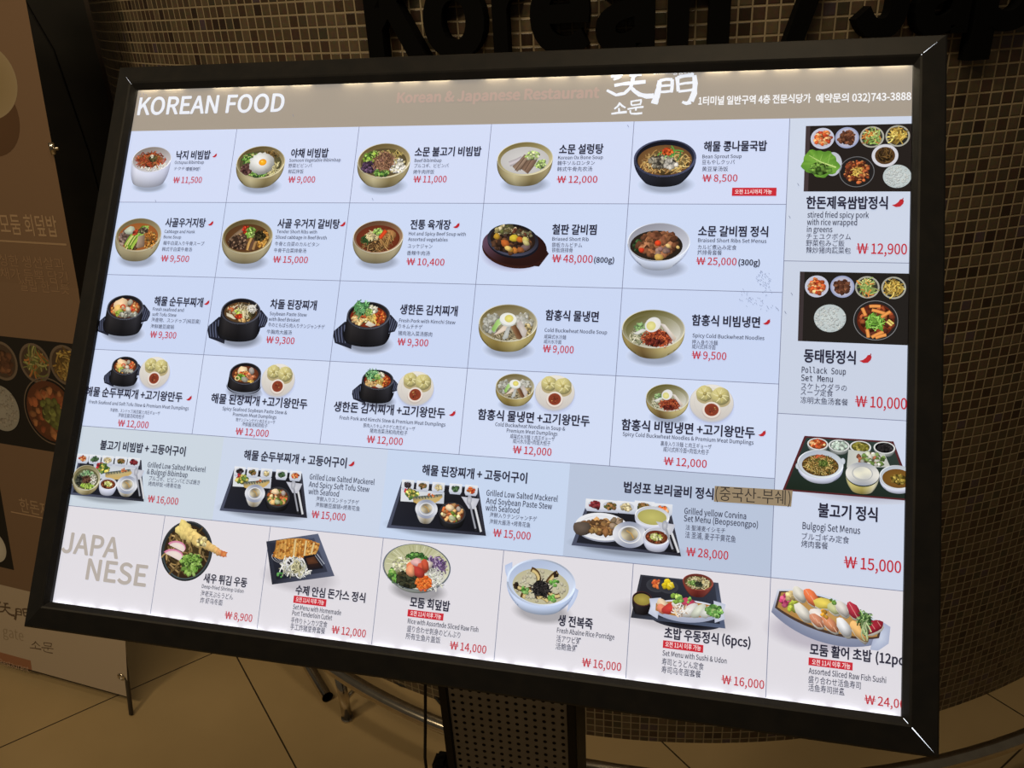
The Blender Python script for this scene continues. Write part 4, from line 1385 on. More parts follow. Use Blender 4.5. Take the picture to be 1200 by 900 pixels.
def d_sushiboat(A, a, b_, wd):
    """long boat dish from its left tip a to right tip b_"""
    ax, ay = a
    dx, dy = b_[0] - ax, b_[1] - ay
    L = math.hypot(dx, dy)
    ux, uy = dx / L, dy / L
    nx, ny = -uy, ux                    # towards the viewer (down)

    def q(s, t):
        return (ax + dx * s + nx * t * wd, ay + dy * s + ny * t * wd)
    A.shadow(*q(.45, .55), L * .52, wd * .62, (186, 182, 196), BG6)
    n = 20

    def wdt(s): return math.sin(math.pi * (s * .86 + .10)) ** .55
    top = [q(i / n, -.52 * wdt(i / n)) for i in range(n + 1)]
    bot = [q(i / n, .78 * wdt(i / n)) for i in range(n + 1)]
    A.fan(top + bot[::-1], (170, 178, 200), [(206, 212, 228)] * (n + 1) + [(120, 128, 156)] * (n + 1))
    A.fan([q(.93, -.34), q(1.04, -.24), q(1.06, .22), q(.99, .5), q(.92, .55)], (196, 206, 228), (166, 176, 204))
    top = [q(.02 + .95 * i / n, -.46 * wdt(i / n)) for i in range(n + 1)]
    bot = [q(.02 + .95 * i / n, .50 * wdt(i / n)) for i in range(n + 1)]
    A.fan(top + bot[::-1], (60, 46, 40), (74, 58, 50))
    top = [q(.04 + .91 * i / n, -.42 * wdt(i / n)) for i in range(n + 1)]
    bot = [q(.04 + .91 * i / n, .42 * wdt(i / n)) for i in range(n + 1)]
    A.fan(top + bot[::-1], (190, 150, 90), (170, 128, 72))
    A.pile(*q(.10, -.02), 4.6, 4.4, [(190, 60, 110), (206, 90, 130), (160, 50, 90)], 20, 2.0)
    A.pile(*q(.17, .06), 4.8, 4.2, [(160, 176, 60), (180, 196, 80)], 14, 2.4)
    A.pile(*q(.13, -.2), 4, 3, [(226, 200, 140)], 8, 2.2)
    ang = math.atan2(dy, dx)
    for (s, t, r, c, e, ro) in ((.20, -.34, 6.6, (216, 214, 204), 1.3, .6), (.32, -.34, 7.6, (226, 120, 76), 1.6, .6), (.44, -.30, 7.6, (226, 206, 96), 1.7, -.2), (.53, -.24, 5.6, (196, 200, 150), 1.3, .4), (.60, -.32, 6.8, (214, 210, 206), 1.4, .6),
                                (.70, -.36, 6.8, (176, 52, 70), 1.5, .8), (.90, -.10, 7.6, (160, 40, 56), 1.5, -.8), (.28, .22, 7.8, (218, 216, 208), 1.8, .55), (.42, .08, 7.4, (228, 222, 218), 1.4, .2), (.42, .32, 6.6, (206, 140, 110), 1.4, .5),
                                (.54, .30, 7.2, (210, 140, 104), 1.7, .55), (.66, .26, 7.4, (224, 226, 230), 1.7, .75), (.80, .24, 7.8, (226, 180, 116), 2.0, .65)):
        x, y = q(s, t)
        if t > .2: y -= 2.6
        e *= 1.18
        A.blob(x + .5, y + 1.8, r * .84, (226, 222, 212), e, ang + ro, .08, 12)
        A.blob(x, y, r * .88, c, e, ang + ro, .10, 13)
        if c[0] - c[2] > 60 and c[1] < 150:
            for k in (-.4, 0, .4):
                A.strand([(x + math.cos(ang + ro) * r * k * e - 1.6, y + math.sin(ang + ro) * r * k * e - 2), (x + math.cos(ang + ro) * r * k * e + 1.2, y + math.sin(ang + ro) * r * k * e + 2)], .7, mixc(c, (250, 220, 200), .5))
    A.pile(*q(.46, .0), 3, 3, [(236, 170, 60)], 8, 1.6)
    A.pile(*q(.82, -.22), 5, 6, [(70, 110, 60), (50, 84, 44), (150, 190, 120)], 40, 1.6, 'strand')
    A.pile(*q(.84, .06), 2.6, 7, [(190, 210, 160), (150, 180, 120)], 16, 1.6, 'strand', ang=1.4)
    A.pile(*q(.50, -.42), 2.4, 2, [(110, 160, 70)], 6, 1.4)


def chili(A, x, y, s=1.0, c=(186, 44, 52)):
    """little red chili pepper mark, s = length/8 mm"""
    s *= 1.0
    pts = [(-4.6, 2.4), (-1.8, 1.4), (.3, -.4), (1.6, -2.6), (3.4, -3.0), (4.6, -1.4), (4.0, 1.2), (1.8, 3.6), (-1.4, 4.0)]
    A.fan([(x + a * s, y + b * s) for a, b in pts], c, sh(c, .96))
    A.strand([(x + 3.0 * s, y - 1.6 * s), (x + 3.8 * s, y - 3.0 * s), (x + 3.9 * s, y - 4.0 * s)], .9 * s, sh(c, .85), .6 * s)


# ------------------------------------------------------------------ MENU BOARD
BX = Vector((0.9671642, -0.2541523, 0.0))
BV = Vector((-0.1467668, -0.5585137, -0.8164080))
BN = Vector((-0.2074920, -0.7896006, 0.5774756))
BO = Vector((-0.4185538, 1.0352452, 1.5118315))
PW, PH, FW = 841.0, 587.0, 29.5
NH = Vector((BN.x, BN.y, 0)).normalized()
yaw = math.atan2(BX.y, BX.x)

mid = BO + BX * (PW / 2000) + BV * 0.6166
base_pt = mid - NH * 0.27
base_pt.z = 0.0
board = empty('menu_board', base_pt, yaw)
tag(board, 'large backlit food menu board in a black tilted frame on a perforated metal stand', 'menu board')

Mw = Matrix(((BX.x, -BV.x, BN.x, BO.x), (BX.y, -BV.y, BN.y, BO.y), (BX.z, -BV.z, BN.z, BO.z), (0, 0, 0, 1)))


def place(o, world):
    o.parent = board
    o.matrix_parent_inverse = Matrix.Identity(4)
    o.matrix_basis = board.matrix_world.inverted() @ world


# printed panel: tinted cells, header band and rules
A = Art(z=0.0, dz=0.001)
RV = [51.0, 138.0, 224.3, 311.0, 397.5, 485.0, 587.0]
CU = [0.0, 137.5, 286.0, 435.0, 583.3, 732.5, 841.0]


def cell(u0, v0, u1, v1, c, c2=None):
    c2 = c if c2 is None else c2
    if v0 == 0: v0 = -3.2
    if v1 == 587: v1 = 590.2
    b = A.add([(u0, v0), (u1, v0), (u1, v1), (u0, v1)], [c, c, c2, c2])
    A.F.append((b, b + 1, b + 2, b + 3))


cell(0, 0, PW, 51, (160, 151, 140))
rowc = [(203, 215, 246), (198, 213, 245), (196, 211, 244), (204, 217, 246)]
for r in range(4):
    for c in range(5):
        cell(CU[c], RV[r], CU[c + 1], RV[r + 1], rowc[r])
for v0, v1, c in ((51, 193.6, (199, 210, 232)), (193.6, 338, (196, 207, 229)), (338, 485, (201, 212, 236))):
    cell(732.5, v0, 841, v1, c)
for u0, u1, c in ((0, 175.8, (198, 211, 226)), (175.8, 360.8, (198, 211, 235)), (360.8, 545.7, (194, 211, 240)), (545.7, 732.5, (181, 195, 221))):
    cell(u0, 397.5, u1, 485, c)
cell(0, 485, 841, 587, BG6)
A.z = 0.085
LC = (122, 128, 156)


def rule(u0, v0, u1, v1, t=0.62):
    if abs(u1 - u0) > abs(v1 - v0):
        p = [(u0, v0 - t / 2), (u1, v1 - t / 2), (u1, v1 + t / 2), (u0, v0 + t / 2)]
    else:
        p = [(u0 - t / 2, v0), (u0 + t / 2, v0), (u1 + t / 2, v1), (u1 - t / 2, v1)]
    b = A.add(p, [LC] * 4)
    A.F.append((b, b + 1, b + 2, b + 3))


for v in RV[1:5]:
    rule(0, v, 732.5, v)
rule(0, 485, 841, 485)
rule(732.5, 193.6, 841, 193.6)
rule(732.5, 338, 841, 338)
for u in CU[1:5]:
    rule(u, 51, u, 397.5)
rule(732.5, 51, 732.5, 587)
for u in (119.8, 242.8, 366.0, 488.7, 611.5):
    rule(u, 485, u, 587)
panel = A.build('print_panel', None, M_PRINT)
place(panel, Mw)
panel['label'] = 'backlit printed menu sheet'

NAME, ENG, EAST, PRICE = (42, 41, 58), (54, 56, 74), (66, 68, 88), (186, 42, 54)


def T(key, body, L, R, size, fkey='sans', bold=0.0, col=NAME, rot=False):
    """queue printed lettering running from baseline point L to R (mm on the panel)"""
    TEXTS.append((key, body, L, R, size, fkey, bold, col, rot))


def dish(i, photo_label, fn, name, eng, east, price, chilis=(), tags=()):
    A = Art()
    fn(A)
    o = A.build('dish_photo', panel, M_PRINT)
    o['label'] = photo_label
    nb, eb, pb = ('dish_name', i), ('dish_description', i), ('dish_price', i)
    for t in name: T(nb, t[0], t[1], t[2], t[3] if len(t) > 3 else 11.6, 'cjk', .028, NAME)
    for t in eng: T(eb, t[0], t[1], t[2], t[3] if len(t) > 3 else 4.9, t[4] if len(t) > 4 else 'sans', .013, ENG)
    for t in east: T(eb, t[0], t[1], t[2], min(6.7, t[3]) if len(t) > 3 else 5.3, 'cjk', .006, EAST)
    for t in price: T(pb, t[0], t[1], t[2], t[3] if len(t) > 3 else 9.8, 'sans', .030 if len(t) > 4 else .012, t[4] if len(t) > 4 else PRICE)
    for (p, s) in chilis:
        A = Art(z=.9)
        chili(A, p[0], p[1], s)
        A.build('chili_mark', panel, M_PRINT)
    for (tl, br, body, L, R) in tags:
        A = Art(z=.8)
        A.poly([tl, (br[0], tl[1]), br, (tl[0], br[1])], (196, 46, 58))
        o = A.build('time_tag', panel, M_PRINT)
        o['label'] = 'red time label'
        T(('time_text', i), body, L, R, 5.2, 'cjk', .012, (244, 228, 232))


# ---- row 1
dish(0, 'photo of octopus over rice in a white bowl', lambda A: d_octopus(A, (7.7,91.1), (59.1,85.2), (32.4,70.7), (34.0,101.9), (34.3,120.3)),
     [('낙지 비빔밥', (65.5,86.2), (109.6,86.2))], [('Octopus Bibimbap', (65.0,92.5), (102.7,92.4))],
     [('ナクチビビンバ', (65.4,99.7), (99.5,99.9), 4.6), ('章鱼拌饭', (81.4,100.7), (97.7,100.8), 5.0)], [('₩ 11,500', (66.5,115.3), (103.5,115.4))], [((114.7,82.5), .62)])
dish(1, 'photo of vegetables and a fried egg in a brass bowl', lambda A: d_vegbibim(A, (143.3,93.1), (202.9,89.2), (172.9,71.7), (172.2,110.3), (172.0,121.3)),
     [('야채 비빔밥', (209.4,85.5), (254.3,85.5))], [('Somoon Vegetable Bibimbap', (208.4,91.0), (269.8,91.4))],
     [('野菜ビビンバ', (208.3,97.6), (236.7,97.8)), ('鲜蔬拌饭', (209.0,104.4), (227.4,104.4))], [('₩ 9,000', (210.2,115.1), (242.6,115.5))])
dish(2, 'photo of beef over rice in a brass bowl', lambda A: d_beefbibim(A, (289.2,96.6), (349.5,90.3), (319.1,70.6), (319.9,110.3), (320.3,121.2)),
     [('소문 불고기 비빔밥', (353.8,85.6), (427.2,85.8))], [('Beef Bibimbap', (354.6,92.7), (384.7,92.9))],
     [('プルコギ、ビビンバ', (354.9,99.0), (393.2,98.9)), ('烤牛肉拌饭', (354.5,105.7), (377.9,105.8))], [('₩ 11,000', (355.6,115.6), (392.5,115.3))])
dish(3, 'photo of milky ox bone soup in a brass bowl', lambda A: d_oxbone(A, (444.8,91.2), (503.5,89.0), (474.3,71.3), (474.8,108.2), (474.4,119.6)),
     [('소문 설렁탕', (509.3,84.4), (554.7,84.9))], [('Korean Ox Bone Soup', (509.0,91.1), (554.8,91.1))],
     [('韓牛ソルロンタン', (508.9,97.3), (547.0,97.2)), ('韩式牛骨先农汤', (509.1,103.7), (544.9,103.6))], [('₩ 12,000', (509.6,116.5), (551.0,116.1))])
dish(4, 'photo of bean sprout soup in a black bowl', lambda A: d_sprout(A, (585.6,92.5), (646.6,90.4), (616.5,70.9), (617.2,110.2), (617.0,120.5)),
     [('해물 콩나물국밥', (653.1,83.4), (712.6,83.6))], [('Bean Sprout Soup', (652.3,91.4), (689.4,91.4))],
     [('豆もやしクッパ', (652.3,97.5), (683.3,97.4)), ('黄豆芽汤饭', (652.7,104.6), (677.3,104.4))], [('₩ 8,500', (653.3,115.5), (686.6,115.4))], [],
     [((682.1,121.6), (723.1,129.9), '오전 11시까지 가능', (684.8,127.9), (718.9,127.5))])
# ---- row 2
dish(5, 'photo of cabbage bone soup in a stone coloured bowl', lambda A: d_cabbage(A, (2.4,182.9), (61.7,170.6), (31.2,157.1), (32.5,196.9), (31.6,208.3)),
     [('사골우거지탕', (65.3,166.7), (116.5,166.5))], [('Cabbage and Hank', (65.9,174.8), (104.8,174.3)), ('Bone Soup', (66.0,181.1), (88.3,180.8))],
     [('韓牛白菜入り牛骨スープ', (66.8,189.0), (118.7,187.8)), ('韩式干白菜牛骨汤', (66.4,195.6), (104.3,195.3))], [('₩ 9,500', (66.7,208.2), (102.6,207.4))], [((122.6,162.5), .72)])
dish(6, 'photo of short rib soup in a stone coloured bowl', lambda A: d_rib(A, (139.0,178.0), (200.5,172.9), (172.0,157.0), (171.1,197.0), (170.4,208.2)),
     [('사골 우거지 갈비탕', (204.8,166.5), (278.1,166.4))], [('Tender Short Ribs with', (205.0,173.2), (252.7,172.9)), ('Sliced cabbage in Beef Broth', (204.5,179.6), (264.9,179.2))],
     [('牛骨と白菜のカルビタン', (204.8,187.6), (257.3,186.8)), ('牛骨干白菜排骨汤', (204.7,194.8), (243.0,194.3))], [('₩ 15,000', (205.0,206.5), (246.4,205.9))], [((281.1,161.9), .72)])
dish(7, 'photo of spicy red beef soup in a stone coloured bowl', lambda A: d_yukgaejang(A, (294.7,178.6), (351.3,173.6), (323.9,157.4), (323.2,193.9), (323.8,204.8)),
     [('전통 육개장', (357.9,166.3), (402.4,166.1))], [('Hot and Spicy Beef Soup with', (357.3,173.5), (419.4,173.6)), ('Assorted vegetables', (357.3,179.8), (400.7,179.7))],
     [('ユッケジャン', (357.8,187.5), (384.8,187.0)), ('香辣牛肉汤', (357.6,195.1), (382.9,194.6))], [('₩ 10,400', (358.1,205.8), (399.7,205.6))], [((408.2,162.3), .76)])


def _sizz(A):
    c, r, l = (469.2,176.9), (495.9,182.5), (441.7,171.1)
    t, b = (470.9,159.2), (468.8,194.4)
    w0, w1, wb = (437.4,172.5), (505.7,186.4), (477.5,203.2)
    rot = .16
    d_sizzle(A, (c[0], c[1], (r[0] - l[0]) / 2, (b[1] - t[1]) / 2 * .95, rot), ((w0[0] + w1[0]) / 2, c[1] + 7, (w1[0] - w0[0]) / 2, (wb[1] - t[1]) / 2 * .88, rot))


dish(8, 'photo of braised rib on a sizzling iron plate', _sizz,
     [('철판 갈비찜', (509.1,170.0), (554.1,169.7))], [('Briased Short Rib', (510.1,177.4), (547.0,177.1))],
     [('鉄板カルビチム', (510.3,183.9), (540.8,183.4)), ('铁板烧排骨', (510.7,189.2), (531.8,188.9))], [('₩ 48,000', (511.4,199.9), (552.5,199.4), 10.6), ('(800g)', (553.7,199.4), (573.7,199.0), 7.4, NAME)])
dish(9, 'photo of braised ribs in a white bowl', lambda A: d_galbijjim(A, (585.2,181.4), (645.4,175.5), (614.1,157.4), (615.8,196.5), (615.7,205.6)),
     [('소문 갈비찜 정식', (652.4,170.4), (717.2,169.5))], [('Braised Short Ribs Set Menus', (652.8,176.8), (716.0,176.6))],
     [('カルビ煮込み定食', (652.9,183.9), (689.0,183.6)), ('炖排骨套餐', (652.9,189.3), (675.7,188.9))], [('₩ 25,000', (652.1,199.6), (689.7,198.8)), ('(300g)', (691.3,199.2), (711.0,198.7), 7.6, NAME)])
# ---- row 3
dish(10, 'photo of seafood tofu stew in a stone pot', lambda A: d_tofu(A, (6.9,264.8), (53.6,260.8), (28.5,247.6), (31.6,276.2), (33.0,294.8), (-1.3,282.4), (63.4,267.8)),
     [('해물 순두부찌개', (67.0,258.1), (128.1,257.3))], [('Fresh seafood and', (66.8,264.8), (105.7,264.1)), ('soft Tofu Stew', (66.9,270.7), (97.5,270.2))],
     [('海産物、スンドゥブ(純豆腐)', (67.1,277.3), (127.9,276.3)), ('海鲜嫩豆腐锅', (67.3,284.4), (96.7,283.8))], [('₩ 9,300', (68.1,295.1), (101.2,294.7))], [((132.3,253.1), .70)])
dish(11, 'photo of brisket soybean stew in a stone pot', lambda A: d_brisket(A, (151.0,263.8), (198.2,261.4), (173.2,246.9), (176.1,275.7), (176.0,295.1), (139.4,281.3), (208.0,269.1)),
     [('차돌 된장찌개', (209.2,256.8), (263.4,256.4))], [('Soybean Paste Stew', (209.9,264.8), (253.3,264.4)), ('with Beef Brisket', (209.7,270.9), (246.0,270.5))],
     [('牛のともばら肉入りテンジャンチゲ', (210.0,277.9), (275.5,276.3)), ('牛胸肉大酱汤', (209.5,284.9), (238.7,284.4))], [('₩ 9,300', (209.8,295.1), (243.1,294.9))])
dish(12, 'photo of kimchi stew in a stone pot', lambda A: d_kimchi(A, (298.6,263.9), (346.6,262.2), (323.4,246.2), (322.7,275.4), (322.9,294.3), (287.4,280.9), (355.8,268.7)),
     [('생한돈 김치찌개', (356.9,257.8), (419.1,257.2))], [('Fresh Pork with Kimchi Stew', (357.4,266.8), (417.9,266.7))],
     [('りキムチチゲ', (357.5,273.3), (383.4,272.7)), ('猪肉泡入菜汤豚肉', (357.9,280.7), (394.7,279.9))], [('₩ 9,300', (358.0,291.1), (391.5,290.7))])
dish(13, 'photo of cold noodle soup with egg in a brass bowl', lambda A: d_naengmyeon(A, (442.1,263.9), (502.3,262.3), (470.6,244.0), (471.4,282.4), (473.0,292.7)),
     [('함흥식 물냉면', (509.8,258.6), (562.7,258.0))], [('Cold Buckwheat Noodle Soup', (510.2,271.2), (571.9,270.5))],
     [('咸興式水冷麺', (510.3,277.7), (532.2,277.1), 4.8), ('咸兴水冷面', (510.4,282.5), (528.0,282.1), 4.6)], [('₩ 9,000', (509.9,291.6), (540.7,291.0))])
dish(14, 'photo of spicy cold noodles in a wide brass bowl', lambda A: d_bibimnaeng(A, (585.8,262.4), (645.5,260.1), (616.1,244.6), (616.4,282.8), (617.0,292.9)),
     [('함흥식 비빔냉면', (651.3,258.9), (713.6,257.5))], [('Spicy Cold Buckwheat Noodles', (652.7,271.0), (718.0,270.0))],
     [('押入身り冷麺', (652.6,277.3), (676.3,276.5), 4.8), ('咸兴式拌冷面', (652.8,281.6), (674.5,280.9), 5.0)], [('₩ 9,500', (653.1,291.3), (684.8,290.8))], [((719.3,253.0), .72)])
# ---- row 4: a dish with dumplings


def duo(fn, a, plate):
    def f(A):
        fn(A, *a)
        dumplings(A, *plate)
    return f


dish(15, 'photo of tofu stew pot beside a dumpling plate', duo(d_tofu, ((25.6,330.3), (58.9,328.0), (41.8,317.5), (43.4,338.1), (43.6,351.3), (18.5,341.6), (65.0,331.5)), ((61.8,336.1), (100.2,331.6), (78.3,315.6), (83.9,351.6))),
     [('해물 순두부찌개 +고기왕만두', (-1.6,363.4), (120.3,363.0))], [('Fresh Seafood and Soft Tofu Stew & Premium Meat Dumplings', (4.8,372.4), (129.8,371.8))],
     [('海産物、スンドゥブ(純豆腐)と肉王ギョーザ', (33.2,379.8), (95.7,379.1), 4.4), ('海鲜豆腐汤和肉包子', (44.5,384.9), (77.2,384.6), 5.0)], [('₩ 12,000', (45.5,395.1), (84.1,394.7))], [((128.0,359.1), .72)])
dish(16, 'photo of seafood stew pot beside a dumpling plate', duo(d_seafood, ((171.8,331.8), (209.1,329.8), (188.4,317.3), (190.4,340.9), (191.2,351.1)), ((210.1,334.6), (249.3,331.9), (228.1,316.1), (231.1,352.3))),
     [('해물 된장찌개 +고기왕만두', (154.9,362.5), (267.1,361.5))], [('Spicy Seafood Soybean Paste Stew &', (169.9,369.9), (245.3,369.3)), ('Premium Meat Dumplings', (183.2,375.3), (233.9,374.8))],
     [('物テンジャンチゲと肉王ギョーザ', (187.5,380.7), (233.1,379.9), 4.4), ('海鲜酱汤和肉包子', (195.4,385.1), (225.0,384.5), 5.0)], [('₩ 12,000', (188.9,394.6), (227.6,394.3))])
dish(17, 'photo of kimchi stew pot beside a dumpling plate', duo(d_kimchi, ((323.8,328.4), (358.3,327.9), (341.7,317.4), (340.7,338.1), (341.0,352.2), (315.8,341.7), (364.4,332.8)), ((363.2,334.2), (402.6,334.0), (381.8,316.5), (384.5,352.4))),
     [('생한돈 김치찌개 +고기왕만두', (296.7,362.6), (417.0,361.9))], [('Fresh Pork and Kimchi Stew & Premium Meat Dumplings', (304.7,371.4), (418.4,370.3))],
     [('豚肉入りキムチチゲと肉王ギョーザ', (331.6,377.5), (387.2,376.5), 4.6), ('猪肉泡菜汤和肉肉包子', (339.2,382.5), (379.6,381.7), 5.0)], [('₩ 12,000', (336.9,392.8), (375.8,392.4))], [((424.1,357.3), .74)])
dish(18, 'photo of cold noodle soup beside a dumpling plate', duo(d_naengmyeon, ((465.7,327.2), (504.8,326.4), (485.1,314.0), (485.4,339.6), (486.7,346.7)), ((505.6,331.1), (545.2,331.5), (524.9,313.0), (525.2,348.5))),
     [('함흥식 물냉면 +고기왕만두', (450.6,361.2), (561.6,360.6))], [('Cold Buckwheat Noodles in Soup &', (469.1,367.4), (538.6,366.7)), ('Premium Meat Dumplings', (481.2,372.8), (531.5,372.0))],
     [('咸興式水冷麺 と肉王ギョーザ', (485.1,378.0), (529.2,377.4), 4.8), ('咸兴水冷面+肉馅大包子', (488.2,382.6), (525.3,382.0), 5.2)], [('₩ 12,000', (488.8,392.5), (527.2,391.9))])
dish(19, 'photo of spicy noodles beside a dumpling plate', duo(d_bibimnaeng, ((613.0,330.7), (652.9,329.1), (632.6,316.4), (632.8,342.6), (633.2,349.7)), ((653.3,332.6), (693.7,333.7), (673.7,314.2), (672.8,350.0))),
     [('함흥식 비빔냉면 +고기왕만두', (591.9,362.3), (713.5,361.5))], [('Spicy Cold Buckwheat Noodles & Premium Meat Dumplings', (593.6,368.0), (712.7,368.4))],
     [('裏身入り冷麺 と肉王ギョーザ', (629.3,375.0), (675.7,374.5), 5.0), ('咸兴式拌冷面+肉馅大包子', (632.1,380.4), (673.7,379.7), 5.2)], [('₩ 12,000', (633.1,392.9), (672.3,392.2))], [((719.6,357.3), .74)])
# ---- row 5: trays
dish(20, 'photo of a tray with bibimbap and mackerel', lambda A: d_bibimtray(A, [(3.2,430.5), (81.2,429.4), (91.9,472.9), (-0.8,473.2)], ((-0.5,456.5), (34.4,450.6), (15.1,439.7), (16.8,467.2), (16.8,471.9)), ((34.7,459.8), (56.7,457.3), (44.3,451.1), (46.4,464.1), (47.1,470.5)), ((69.5,457.5)[0], (69.4,457.0)[1], 13.0, 9.6, (70.9,469.7)[1]), (198, 211, 226)),
     [('불고기 비빔밥 + 고등어구이', (27.9,421.2), (133.6,420.4), 11.4)], [('Grilled Low Salted Mackerel', (90.4,436.8), (160.4,435.8), 7.4), ('& Bulgogi Bibimbap', (90.8,443.9), (140.2,443.0), 7.4)],
     [('プルゴギ、ビビンバとさば焼き', (94.5,450.1), (155.9,449.3), 5.6), ('烤肉拌饭 +烤青花鱼', (94.6,455.7), (134.2,455.1))], [('₩ 16,000', (96.8,472.9), (133.8,472.7))])
dish(21, 'photo of a tray with mackerel and tofu stew', lambda A: d_fishtray(A, [(193.0,429.7), (270.5,429.1), (282.2,473.2), (182.7,474.4)], ['black', 'mix', 'beige', 'green', 'kimchi'], (198, 211, 235)),
     [('해물 순두부찌개 + 고등어구이', (202.5,419.1), (318.4,418.9), 11.4)], [('Grilled Low Salted Mackerel', (279.7,434.5), (350.6,433.8), 7.4), ('And Spicy Soft Tofu Stew', (279.9,442.1), (345.9,441.4), 7.4), ('with Seafood', (280.4,449.3), (314.0,448.6), 7.4)],
     [('海鮮入りスンドゥブチゲ', (289.9,455.4), (336.4,454.5)), ('海鲜嫩豆腐锅+烤青花鱼', (290.0,461.4), (338.2,460.5))], [('₩ 15,000', (286.8,472.7), (324.0,471.9))], [((323.4,414.9), .72)])
dish(22, 'photo of a tray with mackerel and soybean stew', lambda A: d_fishtray(A, [(378.6,428.5), (458.1,428.3), (470.0,473.3), (368.2,475.0)], ['black', 'mix', 'beige', 'green', 'kimchi'], (194, 211, 240)),
     [('해물 된장찌개 + 고등어구이', (399.0,420.0), (505.6,418.9), 11.4)], [('Grilled Low Salted Mackerel', (466.6,435.2), (536.8,434.8), 7.4), ('And Soybean Paste Stew', (467.1,442.7), (532.0,442.3), 7.4), ('with Seafood', (467.2,449.4), (500.7,449.0), 7.4)],
     [('海鮮入りテンジャンチゲ', (471.9,455.7), (518.3,454.1)), ('海鲜大酱汤 +烤青花鱼', (472.3,461.7), (512.5,460.7))], [('₩ 15,000', (476.7,473.2), (513.8,472.9))])


def _corv(A):
    p = [(565.6,430.8), (641.9,433.2), (654.0,474.4), (553.0,474.1)]
    L, R, Tt, F = (555.2,458.5), (605.2,446.7), (580.3,441.7), (580.3,467.0)
    st, sb = (606.3,459.4), (606.9,471.4)
    d_corvina(A, p, ((L[0] + R[0]) / 2, (Tt[1] + F[1]) / 2, (R[0] - L[0]) / 2, (F[1] - Tt[1]) / 2), ((610.0,442.7), (641.6,441.7), (624.9,431.5), (625.2,449.7), (625.5,454.0)), (st[0], st[1], 15.6, 12.0, sb[1]),
              ((618.8,461.6), (643.0,459.3), (630.6,450.7), (631.6,466.6), (632.0,472.7)), [(572.6,435.1), (586.6,434.8), (602.2,434.5), (618.2,433.0), (634.5,433.9)], (181, 195, 221))


dish(23, 'photo of a tray with grilled corvina on a white plate', _corv,
     [('법성포 보리굴비 정식', (598.0,420.2), (679.8,420.2), 11.4)], [('Grilled yellow Corvina', (654.5,436.6), (709.2,435.2), 7.4), ('Set Menu (Beopseongpo)', (654.5,443.2), (719.7,441.9), 7.4)],
     [('法 聖浦麦イシモチ', (656.5,450.4), (691.6,449.4)), ('法 圣浦, 麦子干黄花鱼', (656.5,457.1), (701.0,456.9), 6.6)], [('₩ 28,000', (658.0,473.1), (695.4,473.4), 10.2)])
# ---- right column


def rr(a, b): return (abs(b[0] - a[0]) + 0) / 2


dish(24, 'photo of a pork and lettuce set seen from above', lambda A: d_porkset(A, [(747.5,59.1), (852.0, (747.5,59.1)[1] - .6), (852.0, (747.7,125.2)[1]), (747.7,125.2)],
     ([(762.9,72.0), (784.8,71.7), (806.8,71.4), (829.1,70.8)], rr((752.1,71.8), (773.4,72.2))), ((761.7,97.4)[0], (761.7,97.4)[1], rr((747.1,95.7), (776.2,97.2)) * 1.02),
     ((794.2,106.0)[0], (794.2,106.0)[1], rr((778.7,105.9), (809.6,106.1))), ((818.4,90.4)[0], (818.4,90.4)[1], rr((806.8,90.3), (829.9,90.5))), ((829.2,110.8)[0], (829.2,110.8)[1], rr((816.9,110.8), (841.3,110.9)), rr((816.9,110.8), (841.3,110.9)) * .93)),
     [('한돈제육쌈밥정식', (750.3,142.0), (821.8,141.4), 13.6)], [('stired fried spicy pork', (751.8,151.5), (805.7,151.1), 7.6), ('with rice wrapped', (751.7,158.7), (795.7,158.3), 7.6), ('in greens', (751.8,165.6), (774.4,165.4), 7.6)],
     [('チェユクボクム', (751.6,172.5), (790.7,172.0), 8), ('野菜包みご飯', (751.5,179.0), (785.3,178.5), 8), ('辣炒猪肉蔬菜包', (751.8,185.9), (791.0,185.2), 8)], [('₩ 12,900', (795.8,185.8), (838.9,185.5), 13.2)], [((830.4,136.1), 1.12)])
dish(25, 'photo of a pollack soup set seen from above', lambda A: d_pollackset(A, [(747.2,203.7), (852.0, (747.2,203.7)[1] - .3), (852.0, (747.7,269.9)[1]), (747.7,269.9)],
     ([(762.5,217.6), (784.7,217.3), (806.1,217.3), (828.4,217.3)], rr((752.1,217.9), (773.0,217.3))), ((774.8,247.6)[0], (774.8,247.6)[1], rr((761.0,248.1), (788.7,247.1)), rr((761.0,248.1), (788.7,247.1)) * .94),
     ((813.8,248.2)[0], (813.8,248.2)[1], rr((794.5,248.9), (833.0,247.5)) * .98)),
     [('동태탕정식', (753.2,289.2), (797.9,288.0), 13.6)], [('Pollack Soup', (751.9,300.0), (789.8,299.0), 7.6, 'mono'), ('Set Menu', (751.8,307.3), (779.0,306.6), 7.6, 'mono')],
     [('スケトウダラの', (751.8,314.8), (791.0,313.8), 8), ('スープ定食', (751.7,320.1), (779.5,319.5), 8), ('冻明太鱼汤套餐', (751.8,327.6), (792.4,326.8), 8)], [('₩ 10,000', (798.3,328.2), (841.1,327.6), 13.2)], [((806.1,283.5), 1.12)])


def _bset(A):
    q = [(756.5,357.1), (831.0,357.0), (842.8,407.9), (739.4,407.6)]
    q[2] = (850.0, q[2][1])
    q[1] = (q[1][0], q[1][1])
    lc, lr = (805.9,389.4), rr((792.1,390.4), (819.8,388.3))
    d_bulgogiset(A, q, [(768.0,363.7), (786.0,363.9), (803.9,363.8), (823.6,363.2)], ((751.2,383.9), (790.1,380.9), (770.0,368.7), (770.3,394.4), (770.4,399.0)),
                 (lc[0], (805.9,387.7)[1], lr, lr * .74), ((819.9,389.4), (849.2,387.6), (831.9,377.8), (832.3,399.0), (832.4,402.6)), (rr((759.1,364.3), (776.9,363.0)), rr((759.1,364.3), (776.9,363.0)) * .60))


